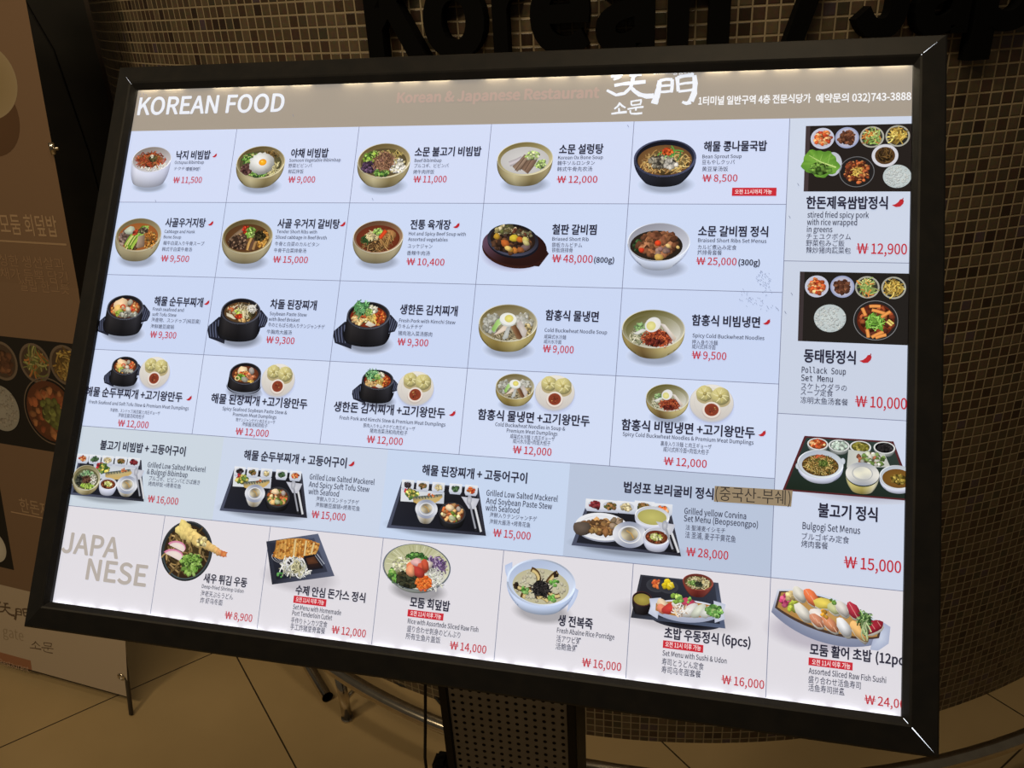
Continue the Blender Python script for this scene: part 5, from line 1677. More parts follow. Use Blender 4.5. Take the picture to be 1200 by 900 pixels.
dish(26, 'photo of a bulgogi set on a dark green tray', _bset,
     [('불고기 정식', (770.0,427.8), (819.2,426.8), 13.6)], [('Bulgogi Set Menus', (757.5,440.5), (805.4,439.7), 8.2)], [('ブルゴギみ定食', (757.2,449.2), (796.6,448.6), 8), ('烤肉套餐', (757.0,455.7), (779.3,455.2), 8)], [('₩ 15,000', (792.7,470.1), (839.0,469.9), 13.2)])
# ---- Japanese row
TAGT = '오전 11시 이후 가능'


def _udon(A):
    L, R, Tt, B = (121.2,520.9), (181.2,516.1), (148.9,488.1), (154.9,549.5)
    d_udon(A, (L[0] + R[0]) / 2, (Tt[1] + B[1]) / 2, (R[0] - L[0]) / 2, (B[1] - Tt[1]) / 2, (194.7,517.8))


dish(27, 'photo of tempura shrimp udon in a black bowl', _udon, [('새우 튀김 우동', (176.0,547.6), (225.8,547.1), 10.4)], [('Deep-fried Shrimp Udon', (175.4,554.3), (223.1,553.2))],
     [('海老天ぷらうどん', (175.3,562.0), (212.2,560.9), 6.4), ('炸 虾乌冬面', (175.7,568.5), (201.2,568.0), 6.4)], [('₩ 8,900', (205.7,581.2), (236.7,580.6))])
dish(28, 'photo of sliced pork cutlet on a square black plate', lambda A: d_cutlet(A, [(240.3,500.6), (296.1,487.5), (319.2,526.9), (252.9,542.3)]),
     [('수제 안심 돈가스 정식', (279.8,549.1), (354.7,547.1), 10.4)], [('Set Menu with Homemade', (279.3,563.4), (331.2,563.1), 6.2), ('Port Tenderloin Cutlet', (279.4,569.3), (322.4,569.1), 6.2)],
     [('手作りトンカツ定食', (279.0,576.5), (318.1,576.5), 6.6), ('手工炸猪里脊套餐', (279.1,582.7), (316.6,582.8), 6.6)], [('₩ 12,000', (323.2,581.3), (359.4,581.3))], [], [((278.7,550.2), (314.1,557.2), TAGT, (281.3,555.5), (311.9,555.3))])
dish(29, 'photo of raw fish rice in a ribbed pale bowl', lambda A: d_sashimibowl(A, (369.1,513.0), (438.1,508.8), (401.4,487.4), (404.7,531.0), (405.1,534.2)),
     [('모둠 회덮밥', (400.8,547.2), (441.2,546.2), 10.8)], [('Rice with Assortede Sliced Raw Fish', (400.6,563.3), (471.2,562.4), 6.0)], [('盛り合わせ刺身のどんぶり', (400.7,570.8), (454.2,569.6), 6.6), ('所有生鱼片盖饭', (400.2,577.5), (435.1,576.9), 6.6)],
     [('₩ 14,000', (444.7,581.6), (480.7,581.3))], [], [((399.5,550.0), (435.7,556.6), TAGT, (402.3,555.2), (433.5,554.9))])
dish(30, 'photo of rice porridge in a pale blue bowl', lambda A: d_porridge(A, (494.0,513.3), (559.9,510.5), (522.1,489.7), (527.2,532.7), (529.3,540.5), (491.1,503.0), (562.9,518.4)),
     [('생 전복죽', (546.1,547.1), (578.5,547.1), 10.8)], [('Fresh Abalne Rice Porridge', (545.9,554.6), (598.9,554.1), 6.0)], [('活アワビ粥', (545.9,562.1), (568.5,561.8), 6.6), ('活鲍鱼粥', (545.8,568.9), (565.6,568.7), 6.6)], [('₩ 16,000', (571.0,581.2), (606.9,580.9))])


def _sset(A):
    q = [(618.6,494.3), (687.9,494.3), (696.0,533.2), (612.4,533.4)]
    b0, b1 = (630.4,517.2), (692.6,519.8)
    d_sushiset(A, q, ((656.6,495.6), (683.7,496.2), (669.8,488.3), (670.3,502.8), (670.6,508.9)), ((612.6,515.7), (630.6,513.7), (621.4,509.1), (622.0,522.0), (622.3,529.9)), (b0[0], b0[1] + 4, b1[0], b1[1] - 1, 25))


dish(31, 'photo of a sushi and udon set on a black tray', _sset, [('초밥 우동정식', (643.0,547.1), (690.6,546.7), 10.8), ('(6pcs)', (693.5,546.6), (717.9,546.4), 10.8)], [('Set Menu with Sushi & Udon', (642.6,563.1), (698.3,562.4), 6.0)],
     [('寿司とうどん定食', (642.5,570.8), (679.0,570.0), 6.6), ('寿司乌冬面套餐', (642.5,577.6), (676.9,576.9), 6.6)], [('₩ 16,000', (694.7,580.3), (730.8,580.0))], [], [((642.5,549.6), (677.8,556.2), TAGT, (644.6,554.7), (675.7,554.3))])
dish(32, 'photo of assorted sushi on a boat shaped dish', lambda A: d_sushiboat(A, (736.9,502.5), (826.5,522.2), 30), [('모둠 활어 초밥', (767.1,546.2), (817.2,545.7), 10.8), ('(12pcs)', (820.2,545.9), (849.3,546.2), 10.8)], [('Assorted Sliced Raw Fish Sushi', (766.8,562.4), (828.9,562.1), 6.4)],
     [('盛り合わせ活鱼寿司', (766.8,569.8), (809.0,569.1), 6.6), ('活鱼寿司拼盘', (767.0,576.4), (796.3,576.1), 6.6)], [('₩ 24,000', (812.1,580.9), (849.2,581.3))], [], [((766.5,549.0), (802.2,555.5), TAGT, (769.3,554.3), (800.3,554.1))])

# ---- header lettering and logo
WH = (236, 238, 244)
T(('header_title', 0), 'KOREAN FOOD', (4.8,30.9), (192.8,31.4), 28.5, 'sans', .024, (226, 232, 246))
T(('header_subtitle', 0), 'Korean & Japanese Restaurant', (326.4,24.4), (546.3,24.9), 15.2, 'sans', .045, (178, 156, 146))
T(('header_address', 0), '1터미널 일반구역 4층 전문식당가', (645.4,34.5), (751.0,35.5), 10.2, 'cjk', .024, WH)
T(('header_address', 0), '예약문의 032)743-3888', (755.5,35.4), (840.1,35.3), 10.2, 'cjk', .024, WH)
T(('section_title', 0), 'JAPA', (0.7,535.0), (72.1,533.9), 28.5, 'sans', .026, (178, 171, 166))
T(('section_title', 0), 'NESE', (36.3,559.6), (110.2,559.1), 28.5, 'sans', .026, (178, 171, 166))
T(('header_logo_caption', 0), 'smiling gate', (599.2,1.1), (638.7,1.0), 7.0, 'sans', .01, WH)


def logo(A, P, k, c, top=True):
    """brush-written two-character name; P maps sketch units to the sheet, k = width factor"""
    S = [([(80, 95), (115, 92), (150, 88)], 13, 9), ([(190, 92), (225, 88), (262, 84)], 9, 12), ([(95, 118), (120, 108), (140, 96)], 7, 10), ([(205, 112), (222, 100), (236, 90)], 9, 6),
         ([(100, 152), (150, 143), (200, 138), (285, 130)], 10, 13), ([(212, 98), (208, 130), (196, 165), (160, 198), (110, 208), (55, 180)], 12, 9), ([(196, 160), (220, 185), (250, 205), (290, 214), (332, 212)], 10, 17),
         ([(368, 122), (362, 165), (350, 215), (334, 258)], 14, 20), ([(366, 124), (405, 116), (442, 116)], 9, 10), ([(440, 116), (440, 155), (434, 192)], 11, 9), ([(366, 156), (400, 152), (434, 150)], 8, 8), ([(362, 190), (398, 188), (432, 184)], 8, 8),
         ([(470, 102), (472, 140), (474, 186)], 12, 10), ([(470, 106), (515, 95), (566, 90)], 10, 13), ([(568, 92), (572, 140), (566, 195), (545, 242)], 14, 18), ([(545, 244), (520, 254), (496, 246)], 15, 8), ([(474, 146), (515, 138), (560, 134)], 8, 8), ([(476, 186), (512, 182), (556, 176)], 9, 9)]
    G = [([(82, 318), (120, 312), (174, 306)], 6, 8), ([(128, 306), (128, 292), (126, 284)], 6, 5), ([(100, 290), (122, 272), (134, 252)], 5, 7), ([(132, 258), (148, 272), (166, 282)], 7, 5),
         ([(196, 246), (230, 240), (262, 236)], 5, 6), ([(200, 246), (200, 258), (202, 268)], 5, 5), ([(260, 238), (256, 252), (252, 266)], 5, 5), ([(202, 268), (230, 264), (256, 260)], 5, 5), ([(178, 290), (230, 280), (272, 276)], 6, 6), ([(228, 282), (228, 290), (226, 298)], 5, 5), ([(194, 296), (194, 308), (198, 316)], 5, 5), ([(198, 316), (230, 316), (264, 312)], 5, 7)]
    for pts, w0, w1 in S + G:
        q = []
        for i in range(len(pts) - 1):
            for t in (0, .34, .67):
                q.append((pts[i][0] + (pts[i + 1][0] - pts[i][0]) * t, pts[i][1] + (pts[i + 1][1] - pts[i][1]) * t))
        q.append(pts[-1])
        mp = [P(*p) for p in q]
        n = len(mp)
        vp, F0 = [], len(A.V)
        for i, p in enumerate(mp):
            a, b = mp[max(i - 1, 0)], mp[min(i + 1, n - 1)]
            dx, dy = b[0] - a[0], b[1] - a[1]
            l = math.hypot(dx, dy) or 1
            ww = (w0 + (w1 - w0) * i / (n - 1)) * .5 * k * (.88 + .24 * rnd.random())
            vp += [(p[0] - dy / l * ww, p[1] + dx / l * ww), (p[0] + dy / l * ww, p[1] - dx / l * ww)]
        A.add(vp, [c] * len(vp))
        for i in range(n - 1):
            A.F.append((F0 + 2 * i, F0 + 2 * i + 2, F0 + 2 * i + 3, F0 + 2 * i + 1))
        A.up()


# sketch units of the logo -> panel millimetres (affine through three measured points)
p0, p1, p2 = (556.5,0.9), (639.5,2.8), (559.8,42.5)


def lp(x, y):
    b = (y - 95 + (x - 80) * 5 / 486.0) / 223.0
    a = (x - 80 - 2 * b) / 486.0
    return (p0[0] + (p1[0] - p0[0]) * a + (p2[0] - p0[0]) * b, p0[1] + (p1[1] - p0[1]) * a + (p2[1] - p0[1]) * b)


A = Art(z=.4)
logo(A, lp, .33, (232, 238, 250))
o = A.build('header_logo', panel, M_PRINT)
o['label'] = 'white brush-written restaurant emblem'

# ---- taped paper strip over the set-menu name
A = Art(z=1.35)
q = [(680.4,408.4), (748.1,406.9), (747.3,421.4), (680.3,422.6)]
A.poly(q, (148, 132, 108))
o = A.build('paper_strip', panel, M_PRINT)
o['label'] = 'tan paper strip stuck over the menu'
T(('strip_text', 0), '(중국산-부쉐)', (681.5,420.2), (746.6,419.2), 14.6, 'cjk', -.004, (52, 48, 46), True)

# ---- scuffs left on the sheet
A = Art(z=1.0)
for (cx, cy, rx, ry, n) in ((*(715.1,211.4), 7, 8, 46), (*(718.1,222.4), 6, 6, 14), (*(699.1,229.1), 6, 7, 18), (*(708.5,236.4), 9, 6, 18), (*(721.4,240.1), 8, 3, 8)):
    for i in range(n):
        a_ = rnd.random() * 6.28
        r_ = math.sqrt(rnd.random())
        A.curl(cx + r_ * rx * math.cos(a_), cy + r_ * ry * math.sin(a_), 1.6, .35, (134, 146, 178), rnd.choice([.9, 1.2, 2.2]), .6)
for p in ((4.5,5.5), (9.0,5.1), (12.7,6.8), (3.9,8.7), (728.8,241.2), (735.5,243.7), (742.3,118.8), (735.8,151.1), (740.5,225.9), (735.5,243.8), (48.1,136.9), (312.1,134.3), (577.6,56.6), (205.6,36.8)):
    A.curl(p[0], p[1], 3.0, .5, (130, 138, 164), 1.1, .5)
o = A.build('scuff_marks', panel, M_PRINT)
o['label'] = 'grey scuffs on the sheet'
o['kind'] = 'stuff'

# ------------------------------------------------------------------ build all queued panel lettering
objs = [text_curve(t[1].replace('₩', 'W'), t[5], min(t[6], .008), 5 if t[4] > 12.5 else 2) for t in TEXTS]
data = curves_to_data(objs)
groups = {}
for t, (vs, fs) in zip(TEXTS, data):
    key, body, L, R, size, fkey, bold, colr, rot = t
    if not vs: continue
    x0, x1 = min(v[0] for v in vs), max(v[0] for v in vs)
    if body[0] == '₩':                      # the two bars across the won sign
        wr = max(v[0] for v in vs if v[0] < 1.0)
        vs, fs = list(vs), list(fs)
        for yb in (.30, .43):
            k0 = len(vs)
            vs += [(x0 - .07, yb), (wr + .07, yb), (wr + .07, yb + .05), (x0 - .07, yb + .05)]
            fs.append((k0, k0 + 1, k0 + 2, k0 + 3))
        x0 -= .07
    if rot:
        ang = math.atan2(R[1] - L[1], R[0] - L[0])
    else:
        ang = 0.0
    ln = math.hypot(R[0] - L[0], R[1] - L[1]) if rot else R[0] - L[0]
    kx = ln / (x1 - x0)
    bv = L[1] if rot else (L[1] + R[1]) / 2
    g = groups.setdefault(key, Art(z=1.42 if key[0] in ('strip_text',) else 1.15))
    w_ = max(0.0, bold - .008) * size       # heavier faces: the outline printed again, slightly shifted
    x0, ln, kx = (x0, ln, kx) if not w_ else (x0, ln - 2 * w_, (ln - 2 * w_) / (x1 - x0))
    for (sx_, sy_) in ((0, 0),) if not w_ else ((-w_, 0), (w_, 0), (0, -w_), (0, w_)):
        b = len(g.V)
        for (x, y) in vs:
            a_, c_ = (x - x0) * kx + sx_ + w_, -y * size + sy_
            g.V.append((L[0] + a_ * math.cos(ang) - c_ * math.sin(ang), bv + a_ * math.sin(ang) + c_ * math.cos(ang), g.z))
            g.C.append(colr)
        for f in fs:
            g.F.append(tuple(b + i for i in f))
        g.z += .002
for key, g in groups.items():
    nm = {'time_text': 'time_tag_text'}.get(key[0], key[0])
    g.build(nm, panel, M_PRINT)

# ------------------------------------------------------------------ frame of the board
prof_lit = [(3.4, -3.0), (3.4, 3.3), (0.0, 3.3), (0.0, 3.6), (4.6, 8.2), (6.4, 9.0), (27.5, 3.2), (29.5, 0.6), (29.5, -24.0), (3.4, -24.0)]
prof_side = [(0.0, -3.0), (0.0, 3.0), (0.0, 3.3), (0.0, 3.6), (4.6, 8.2), (6.4, 9.0), (27.5, 3.2), (29.5, 0.6), (29.5, -24.0), (0.0, -24.0)]
cnr = [(0, 0, -1, -1), (PW, 0, 1, -1), (PW, PH, 1, 1), (0, PH, -1, 1)]
for i in range(4):
    bm = bmesh.new()
    ends = []
    prof = prof_lit if i in (0, 2) else prof_side
    if i == 0: prof = [(-1.8 if d == 0 else d, z) for d, z in prof]
    for (u, v, su, sv) in (cnr[i], cnr[(i + 1) % 4]):
        ends.append([bm.verts.new(((u + su * max(d, 0)) * .001, -(v + sv * d) * .001, z * .001)) for d, z in prof])
    n = len(prof)
    for k in range(n):
        bm.faces.new((ends[0][k], ends[0][(k + 1) % n], ends[1][(k + 1) % n], ends[1][k]))
    bm.faces.new(ends[0][::-1])
    bm.faces.new(ends[1])
    bmesh.ops.recalc_face_normals(bm, faces=bm.faces)
    fr = mesh_obj('frame_rail', bm, M_BLACK, panel)
bm = bmesh.new()
box(bm, .004, -.583, -.052, .837, -.004, -.0035, .002)
mesh_obj('back_case', bm, M_DARK, panel)

# thin glowing slivers laid over three mitre joints, standing in for leaking light
for (u, v, su, sv, d0, d1, w0) in ((0, 0, -1, -1, 1.0, 14, .3), (PW, 0, 1, -1, 1.0, 20.0, .55), (PW, PH, 1, 1, 1.0, 25.0, .95)):
    bm = bmesh.new()

    def pz(d): return (3.6 + d if d < 4.6 else 8.2 + (d - 4.6) * .44 if d < 6.4 else 9.0 - (d - 6.4) * .275) + .15
    prev = None
    steps = [d0 + (d1 - d0) * i / 8 for i in range(9)]
    for i, d in enumerate(steps):
        w_ = w0 * (1 - (i / 8) ** 1.2) * (.55 if i < 2 else 1.0) + .04
        c_ = Vector(((u + su * d), -(v + sv * d), pz(d)))
        t_ = Vector((su, -sv, 0)).normalized()
        s_ = Vector((-t_.y, t_.x, 0)) * w_ * .5
        cur = (bm.verts.new((c_ + s_) * .001), bm.verts.new((c_ - s_) * .001))
        if prev: bm.faces.new((prev[0], cur[0], cur[1], prev[1]))
        prev = cur
    bmesh.ops.solidify(bm, geom=bm.faces[:], thickness=.0001)
    o = mesh_obj('mitre_leak_sliver', bm, M_LEAK, panel)
    o['label'] = 'glowing sliver as leaking light at frame corner'

# LED strips tucked under the top and bottom lips of the frame
for (v0, v1, m_, n_, gap) in ((-2.9, -2.1, M_LEDW, 26, (2, 7, 12, 19)), (PH + 1.0, PH + 2.2, M_LEDC, 30, ())):
    bm = bmesh.new()
    for i in range(n_):
        if i in gap: continue
        a_ = PW * (i + .12) / n_
        b_ = PW * (i + .88) / n_
        box(bm, a_ * .001, -v1 * .001, .0003, b_ * .001, -v0 * .001, .0031)
    mesh_obj('led_strip', bm, m_, panel)

# ------------------------------------------------------------------ stand of the board (local: x along the board, -y towards the viewer)
HOLE_W, PIT = 0.1715, 0.0131
bm = bmesh.new()
ncol, nrow = 13, 82
z0 = 0.09
x_0 = -ncol * PIT / 2
for i in range(ncol):
    for j in range(nrow):
        cx_, cz_ = x_0 + (i + .5) * PIT, z0 + (j + .5) * PIT
        sq, ho = [], []
        for k in range(8):
            a_ = math.pi / 4 * k + math.pi / 8 * 0
            r_ = PIT / 2 / max(abs(math.cos(a_)), abs(math.sin(a_)))
            sq.append(bm.verts.new((cx_ + math.cos(a_) * r_, 0, cz_ + math.sin(a_) * r_)))
            ho.append(bm.verts.new((cx_ + math.cos(a_) * .0029, 0, cz_ + math.sin(a_) * .0029)))
        for k in range(8):
            bm.faces.new((sq[k], sq[(k + 1) % 8], ho[(k + 1) % 8], ho[k]))
bmesh.ops.remove_doubles(bm, verts=bm.verts, dist=1e-5)
pp = mesh_obj('perforated_panel', bm, M_PERF, board)
pp['label'] = 'grey metal sheet with rows of round holes'
bm = bmesh.new()
box(bm, -.085, .012, .06, .085, .07, 1.16)
mesh_obj('stand_core', bm, M_DARK, board)
for sx in (-1, 1):
    bm = bmesh.new()
    box(bm, sx * .092 - .0065, -.004, .03, sx * .092 + .0065, .074, 1.2, .0015)
    mesh_obj('stand_post', bm, M_BLACK, board)
bm = bmesh.new()
box(bm, -.26, -.2, .0, .26, .24, .022, .004)
mesh_obj('stand_foot', bm, M_BLACK, board)
# yoke joining the posts to the tilted light box
bm = bmesh.new()
tilt_dir = Vector((0, (BV.x * -NH.x + BV.y * -NH.y), BV.z))


def loc_of(u, v, z):
    wv = Mw @ Vector((u * .001, -v * .001, z * .001))
    return board.matrix_world.inverted() @ wv


for sx in (-1, 1):
    top = loc_of(PW / 2 + sx * 92, 250, -50)
    low = loc_of(PW / 2 + sx * 92, 400, -50)
    vs = [bm.verts.new((sx * .092 + s_ * .005, y_, z_)) for s_ in (-1, 1) for (y_, z_) in ((top.y, top.z), (low.y, low.z), (0.0, 1.12), (0.0, 1.02), (.07, 1.02), (.07, 1.16))]
    bm.faces.new(vs[:6])
    bm.faces.new(vs[6:][::-1])
    for k in range(6):
        bm.faces.new((vs[k], vs[6 + k], vs[6 + (k + 1) % 6], vs[(k + 1) % 6]))
bmesh.ops.recalc_face_normals(bm, faces=bm.faces)
mesh_obj('tilt_bracket', bm, M_BLACK, board)
# mains lead hanging beside the left post and its plug-in transformer
bm = bmesh.new()
tube(bm, [(-.108, .02, 1.15), (-.110, -.004, .9), (-.113, -.008, .74), (-.121, -.008, .66), (-.131, -.008, .57), (-.14, .0, .3), (-.14, .03, .05), (-.13, .06, .03)], .0024, 8)
mesh_obj('power_lead', bm, M_RUBBER, board, True)
bm = bmesh.new()
box(bm, -.122, -.012, .45, -.1, .02, .56, .005)
mesh_obj('power_adapter', bm, M_RUBBER, board)

# ------------------------------------------------------------------ black letters on the mosaic
RL = KR + 0.012
ZB = 1.507
LET = [('K', -115.2, -111.6, 'capital letter K at the left end of the black wall lettering'),
       ('o', -111.68, -108.24, 'round black wall letter o between K and r'),
       ('r', -107.8, -106.1, 'black wall letter r between o and e'),
       ('e', -105.8, -102.76, 'black wall letter e between r and the first a'),
       ('a', -102.45, -99.5, 'first black wall letter a, between e and n'),
       ('n', -98.85, -95.85, 'black wall letter n left of the slash'),
       ('/', -93.45, -90.6, 'slanted black slash between the two words on the wall'),
       ('J', -89.75, -87.15, 'hooked black wall letter J right of the slash'),
       ('a', -86.75, -83.95, 'second black wall letter a, between J and p'),
       ('p', -83.62, -79.9, 'black wall letter p with descending stem, rightmost in view')]
objs = [text_curve(l[0], 'cjk', .042, 6) for l in LET]
ldat = curves_to_data(objs)
LSIZE = 0.176
for (ch, a0, a1, lab), (vs, fs) in zip(LET, ldat):
    x0, x1 = min(v[0] for v in vs), max(v[0] for v in vs)
    am = math.radians((a0 + a1) / 2)
    half = math.radians(a1 - a0) / 2
    wl = 2 * (RL + .02) * half
    kx = wl / (x1 - x0)
    yb = -0.02
    bm = bmesh.new()
    DEP = 0.024
    f_, b_ = [], []
    for x, y in vs:
        lx = (x - (x0 + x1) / 2) * kx
        lz = y * LSIZE
        f_.append(bm.verts.new((lx, -DEP, lz)))
    faces = [bm.faces.new([f_[i] for i in f]) for f in fs]
    bmesh.ops.dissolve_limit(bm, angle_limit=.01, verts=bm.verts[:], edges=bm.edges[:])
    r = bmesh.ops.extrude_face_region(bm, geom=bm.faces[:])
    for v in [g for g in r['geom'] if isinstance(g, bmesh.types.BMVert)]:
        v.co.y += DEP
    bmesh.ops.recalc_face_normals(bm, faces=bm.faces)
    o = mesh_obj('sign_letter', bm, M_LETTER)
    rad = KR * math.cos(half * .98)      # flat back meets the curve at its edges
    rad = KR + .001
    o.location = (KC.x + rad * math.cos(am), KC.y + rad * math.sin(am), ZB)
    o.rotation_euler = (0, 0, am + math.pi / 2)
    tag(o, lab, 'letter', 'black letters on the mosaic wall')

# ------------------------------------------------------------------ curved steel foot rail
RC_, RR_ = Vector((0.5445, 2.656)), 1.5404
ZR = 0.15
rail = empty('foot_rail', (RC_.x + RR_ * math.cos(math.radians(-130)), RC_.y + RR_ * math.sin(math.radians(-130)), 0))
tag(rail, 'long polished steel foot rail curving round the mosaic kiosk on short posts', 'rail')


def rloc(p): return Vector(p) - rail.location


bm = bmesh.new()
pts = []
for i in range(97):
    a_ = math.radians(-205 + 215 * i / 96)
    pts.append(rloc((RC_.x + RR_ * math.cos(a_), RC_.y + RR_ * math.sin(a_), ZR)))
tube(bm, pts, .0165, 20)
mesh_obj('tube', bm, M_STEEL, rail, True)
for ad in (-130.3, -166, -94, -58, -22):
    a_ = math.radians(ad)
    p = Vector((RC_.x + RR_ * math.cos(a_), RC_.y + RR_ * math.sin(a_), 0))
    bm = bmesh.new()
    tube(bm, [rloc(p + Vector((0, 0, .002))), rloc(p + Vector((0, 0, ZR - .01)))], .0125, 16)
    tube(bm, [rloc(p), rloc(p + Vector((0, 0, .005)))], .0155, 16)
    po = mesh_obj('post', bm, M_STEEL, rail, True)
    # short arm back to the kiosk
    bm = bmesh.new()
    d_ = (Vector((KC.x, KC.y, 0)) - p).normalized()
    tube(bm, [rloc(p + Vector((0, 0, .06))), rloc(p + d_ * .05 + Vector((0, 0, .06)))], .006, 10)
    mesh_obj('arm', bm, M_STEEL, rail, True)

bm = bmesh.new()
p0_, p1_ = Vector((-.509, 1.538, .016)), Vector((-.625, 1.724, .016))
d_ = (p1_ - p0_).normalized()
tube(bm, [Vector((0, 0, 0)), (p1_ - p0_)], .0145, 18, caps=False)
tube(bm, [d_ * .0005, (p1_ - p0_)], .0125, 18, caps=False)
bmesh.ops.recalc_face_normals(bm, faces=bm.faces)
o = mesh_obj('steel_tube', bm, M_STEEL, None, True)
o.location = p0_
tag(o, 'short cut steel tube lying on the floor left of the rail post', 'tube')

bm = bmesh.new()
cp = [(-.36, 1.60, .004), (-.33, 1.575, .004), (-.29, 1.56, .004), (-.24, 1.53, .004), (-.2, 1.47, .004), (-.16, 1.40, .004)]
tube(bm, [Vector(p) - Vector(cp[0]) for p in cp], .003, 8)
o = mesh_obj('floor_cable', bm, M_RUBBER, None, True)
o.location = cp[0]
tag(o, 'thin dark cable lying on the floor behind the steel rail', 'cable')

# ------------------------------------------------------------------ standing banner at the left
BB = Vector((-1.01785, 1.54953, 0.0))
BH = Vector((-0.93451271, 0.35592977, 0.0))     # towards the left edge
BNR = Vector((-0.35592977, -0.93451271, 0.0))   # towards the viewer
OZ = [(-.2, .02), (0, 0), (.185, -.053), (1.05, -.216), (1.624, -.291), (2.2, -.345)]


def boff(z):
    for (z0_, o0), (z1_, o1) in zip(OZ, OZ[1:]):
        if z <= z1_:
            t = (z - z0_) / (z1_ - z0_)
            return o0 + (o1 - o0) * t
    return OZ[-1][1]


banner = empty('banner_stand', BB + BH * .3)
tag(banner, 'tall brown standing banner with food pictures at the left edge', 'banner')


def bpos(s, z, lift=0.0):
    return BB + BH * s + BNR * (boff(z) + lift) + Vector((0, 0, z)) - banner.location


class SheetArt(Art):
    """artwork laid on the bent banner sheet: u = metres from the right edge, v = height"""
    minw = 0.0004
    fade = 0.0

    def build(self, name, parent, material):
        return Art.build(self, name, parent, material, lambda u, v, z: bpos(u, v, z * .0012))

    def add(self, pts, cols):
        return Art.add(self, pts, [mixc(c, (96, 72, 52), self.fade) for c in cols])


def zsteps(za, zb):
    lo, hi = min(za, zb), max(za, zb)
    return [lo] + [k for k, _ in OZ if lo < k < hi] + [hi]


def grid_sheet(s0, s1, z0_, z1_, c, z):
    A = SheetArt(z=z)
    zs = zsteps(z0_, z1_)
    n = len(zs) - 1
    pts = []
    for zz in zs:
        pts += [(s0, zz), (s1, zz)]
    b = A.add(pts, [c] * len(pts))
    for i in range(n):
        A.F.append((b + 2 * i, b + 2 * i + 1, b + 2 * i + 3, b + 2 * i + 2))
    return A


BROWN, CREAM = (122, 98, 78), (178, 162, 144)
A = grid_sheet(0.0, .60, .035, 1.95, BROWN, .0)
sheet = A.build('banner_sheet', banner, M_INK)
sheet['label'] = 'brown printed sheet'


def quadart(name, pts, c, z, label=None):
    A = SheetArt(z=z)
    v = []
    za, zb = pts[0][1], pts[3][1]
    zs = zsteps(za, zb)
    n = len(zs) - 1
    for zz in zs:
        t = (zz - za) / (zb - za)
        v += [(pts[0][0] + (pts[3][0] - pts[0][0]) * t, zz), (pts[1][0] + (pts[2][0] - pts[1][0]) * t, zz)]
    b = A.add(v, [c] * len(v))
    for i in range(n):
        A.F.append((b + 2 * i, b + 2 * i + 1, b + 2 * i + 3, b + 2 * i + 2))
    o = A.build(name, sheet, M_INK)
    if label: o['label'] = label
    return o


# cream foot of the sheet
c0, c1 = (0.4042,0.2573), (0.2974,0.2576)
cz = (c0[1] + c1[1]) / 2
quadart('cream_field', [(0, cz), (.6, cz), (.6, .035), (0, .035)], CREAM, .15, 'cream lower field with emblem')
e0 = (0.3236,0.0612)
quadart('brown_block', [(e0[0], e0[1]), (.6, e0[1]), (.6, .035), (e0[0] - .002, .035)], (150, 104, 78), .3, 'brown block at the foot')
# dark food picture band
t0, t1 = (0.2590,0.9236), (0.0358,0.9253)
u0, u1 = (0.3174,0.6556), (0.1448,0.6542)
zt, zb = (t0[1] + t1[1]) / 2, (u0[1] + u1[1]) / 2
o = quadart('food_picture', [(0.0, zt), (.6, zt), (.6, zb), (0.0, zb)], (36, 33, 31), .15, 'dark picture of a rice and stew set')
A = SheetArt(z=.3, dz=.004)
A.fade = .42


def bdisc(A, p, r, rim, ins, pal, n, kind='blob'):
    disc(A, p[0], p[1], r, r, rim, ins, pal, n, r * .16, kind)


bd = [((0.2637,0.8644), ANCHOVY), ((0.1615,0.8687), SALAD), ((0.0679,0.8724), OMELET)]
step = (bd[0][0][0] - bd[1][0][0])
for p, pal in bd:
    bdisc(A, p, step * .46, (120, 112, 104), (60, 52, 48), pal, 44, 'strand' if pal is not ANCHOVY else 'blob')
bdisc(A, (bd[0][0][0] + step, bd[0][0][1]), step * .46, (120, 112, 104), (150, 120, 110), KIMCHI, 44)
p = (0.2919,0.7469)
rice_disc(A, p[0], p[1], step * .56, step * .56)
p = (0.1334,0.7564)
r_ = step * .80
A.ring(p[0], p[1], r_, r_, r_ * .04, (110, 104, 100))
A.ell(p[0], p[1], r_ * .9, r_ * .9, (120, 60, 36), (84, 40, 26))
A.pile(p[0], p[1], r_ * .78, r_ * .78, [(190, 96, 56), (150, 66, 40), (206, 130, 80)], 50, r_ * .12)
A.pile(p[0] - r_ * .05, p[1] - r_ * .05, r_ * .42, r_ * .42, [(110, 140, 60), (140, 166, 80), (84, 110, 46)], 40, r_ * .09)
o = A.build('set_meal', o, M_INK)
# second picture, lower left
a_, b_ = (0.3444,0.5317), (0.3437,0.3101)
quadart('food_picture', [(b_[0], (a_[1] + .01)), (.6, a_[1] + .01), (.6, b_[1]), (b_[0], b_[1])], (34, 31, 29), .15, 'small dark picture low on the sheet')
A = SheetArt(z=.3, dz=.004)
p = (0.4042,0.3662)
A.ell(p[0], p[1], .045, .045, (206, 200, 190), (180, 174, 164))
A.build('plate', sheet, M_INK)
# big bowl at the top
A = SheetArt(z=.2, dz=.004)
A.fade = .5
p, q_ = (0.1627,1.4780), (0.0630,1.4763)
rx_ = p[0] - q_[0]
A.ell(p[0], p[1] - rx_ * .72, rx_ * .86, rx_ * .8, (92, 66, 46), (84, 60, 42))
A.ell(p[0], p[1], rx_, rx_ * .78, (170, 160, 116), (206, 196, 160))
A.ring(p[0], p[1], rx_, rx_ * .78, rx_ * .05, (206, 198, 166))
A.pile(p[0] + rx_ * .3, p[1], rx_ * .45, rx_ * .45, GREENS + [(206, 110, 70), (226, 214, 190)], 60, rx_ * .09)
A.build('bowl_picture', sheet, M_INK)
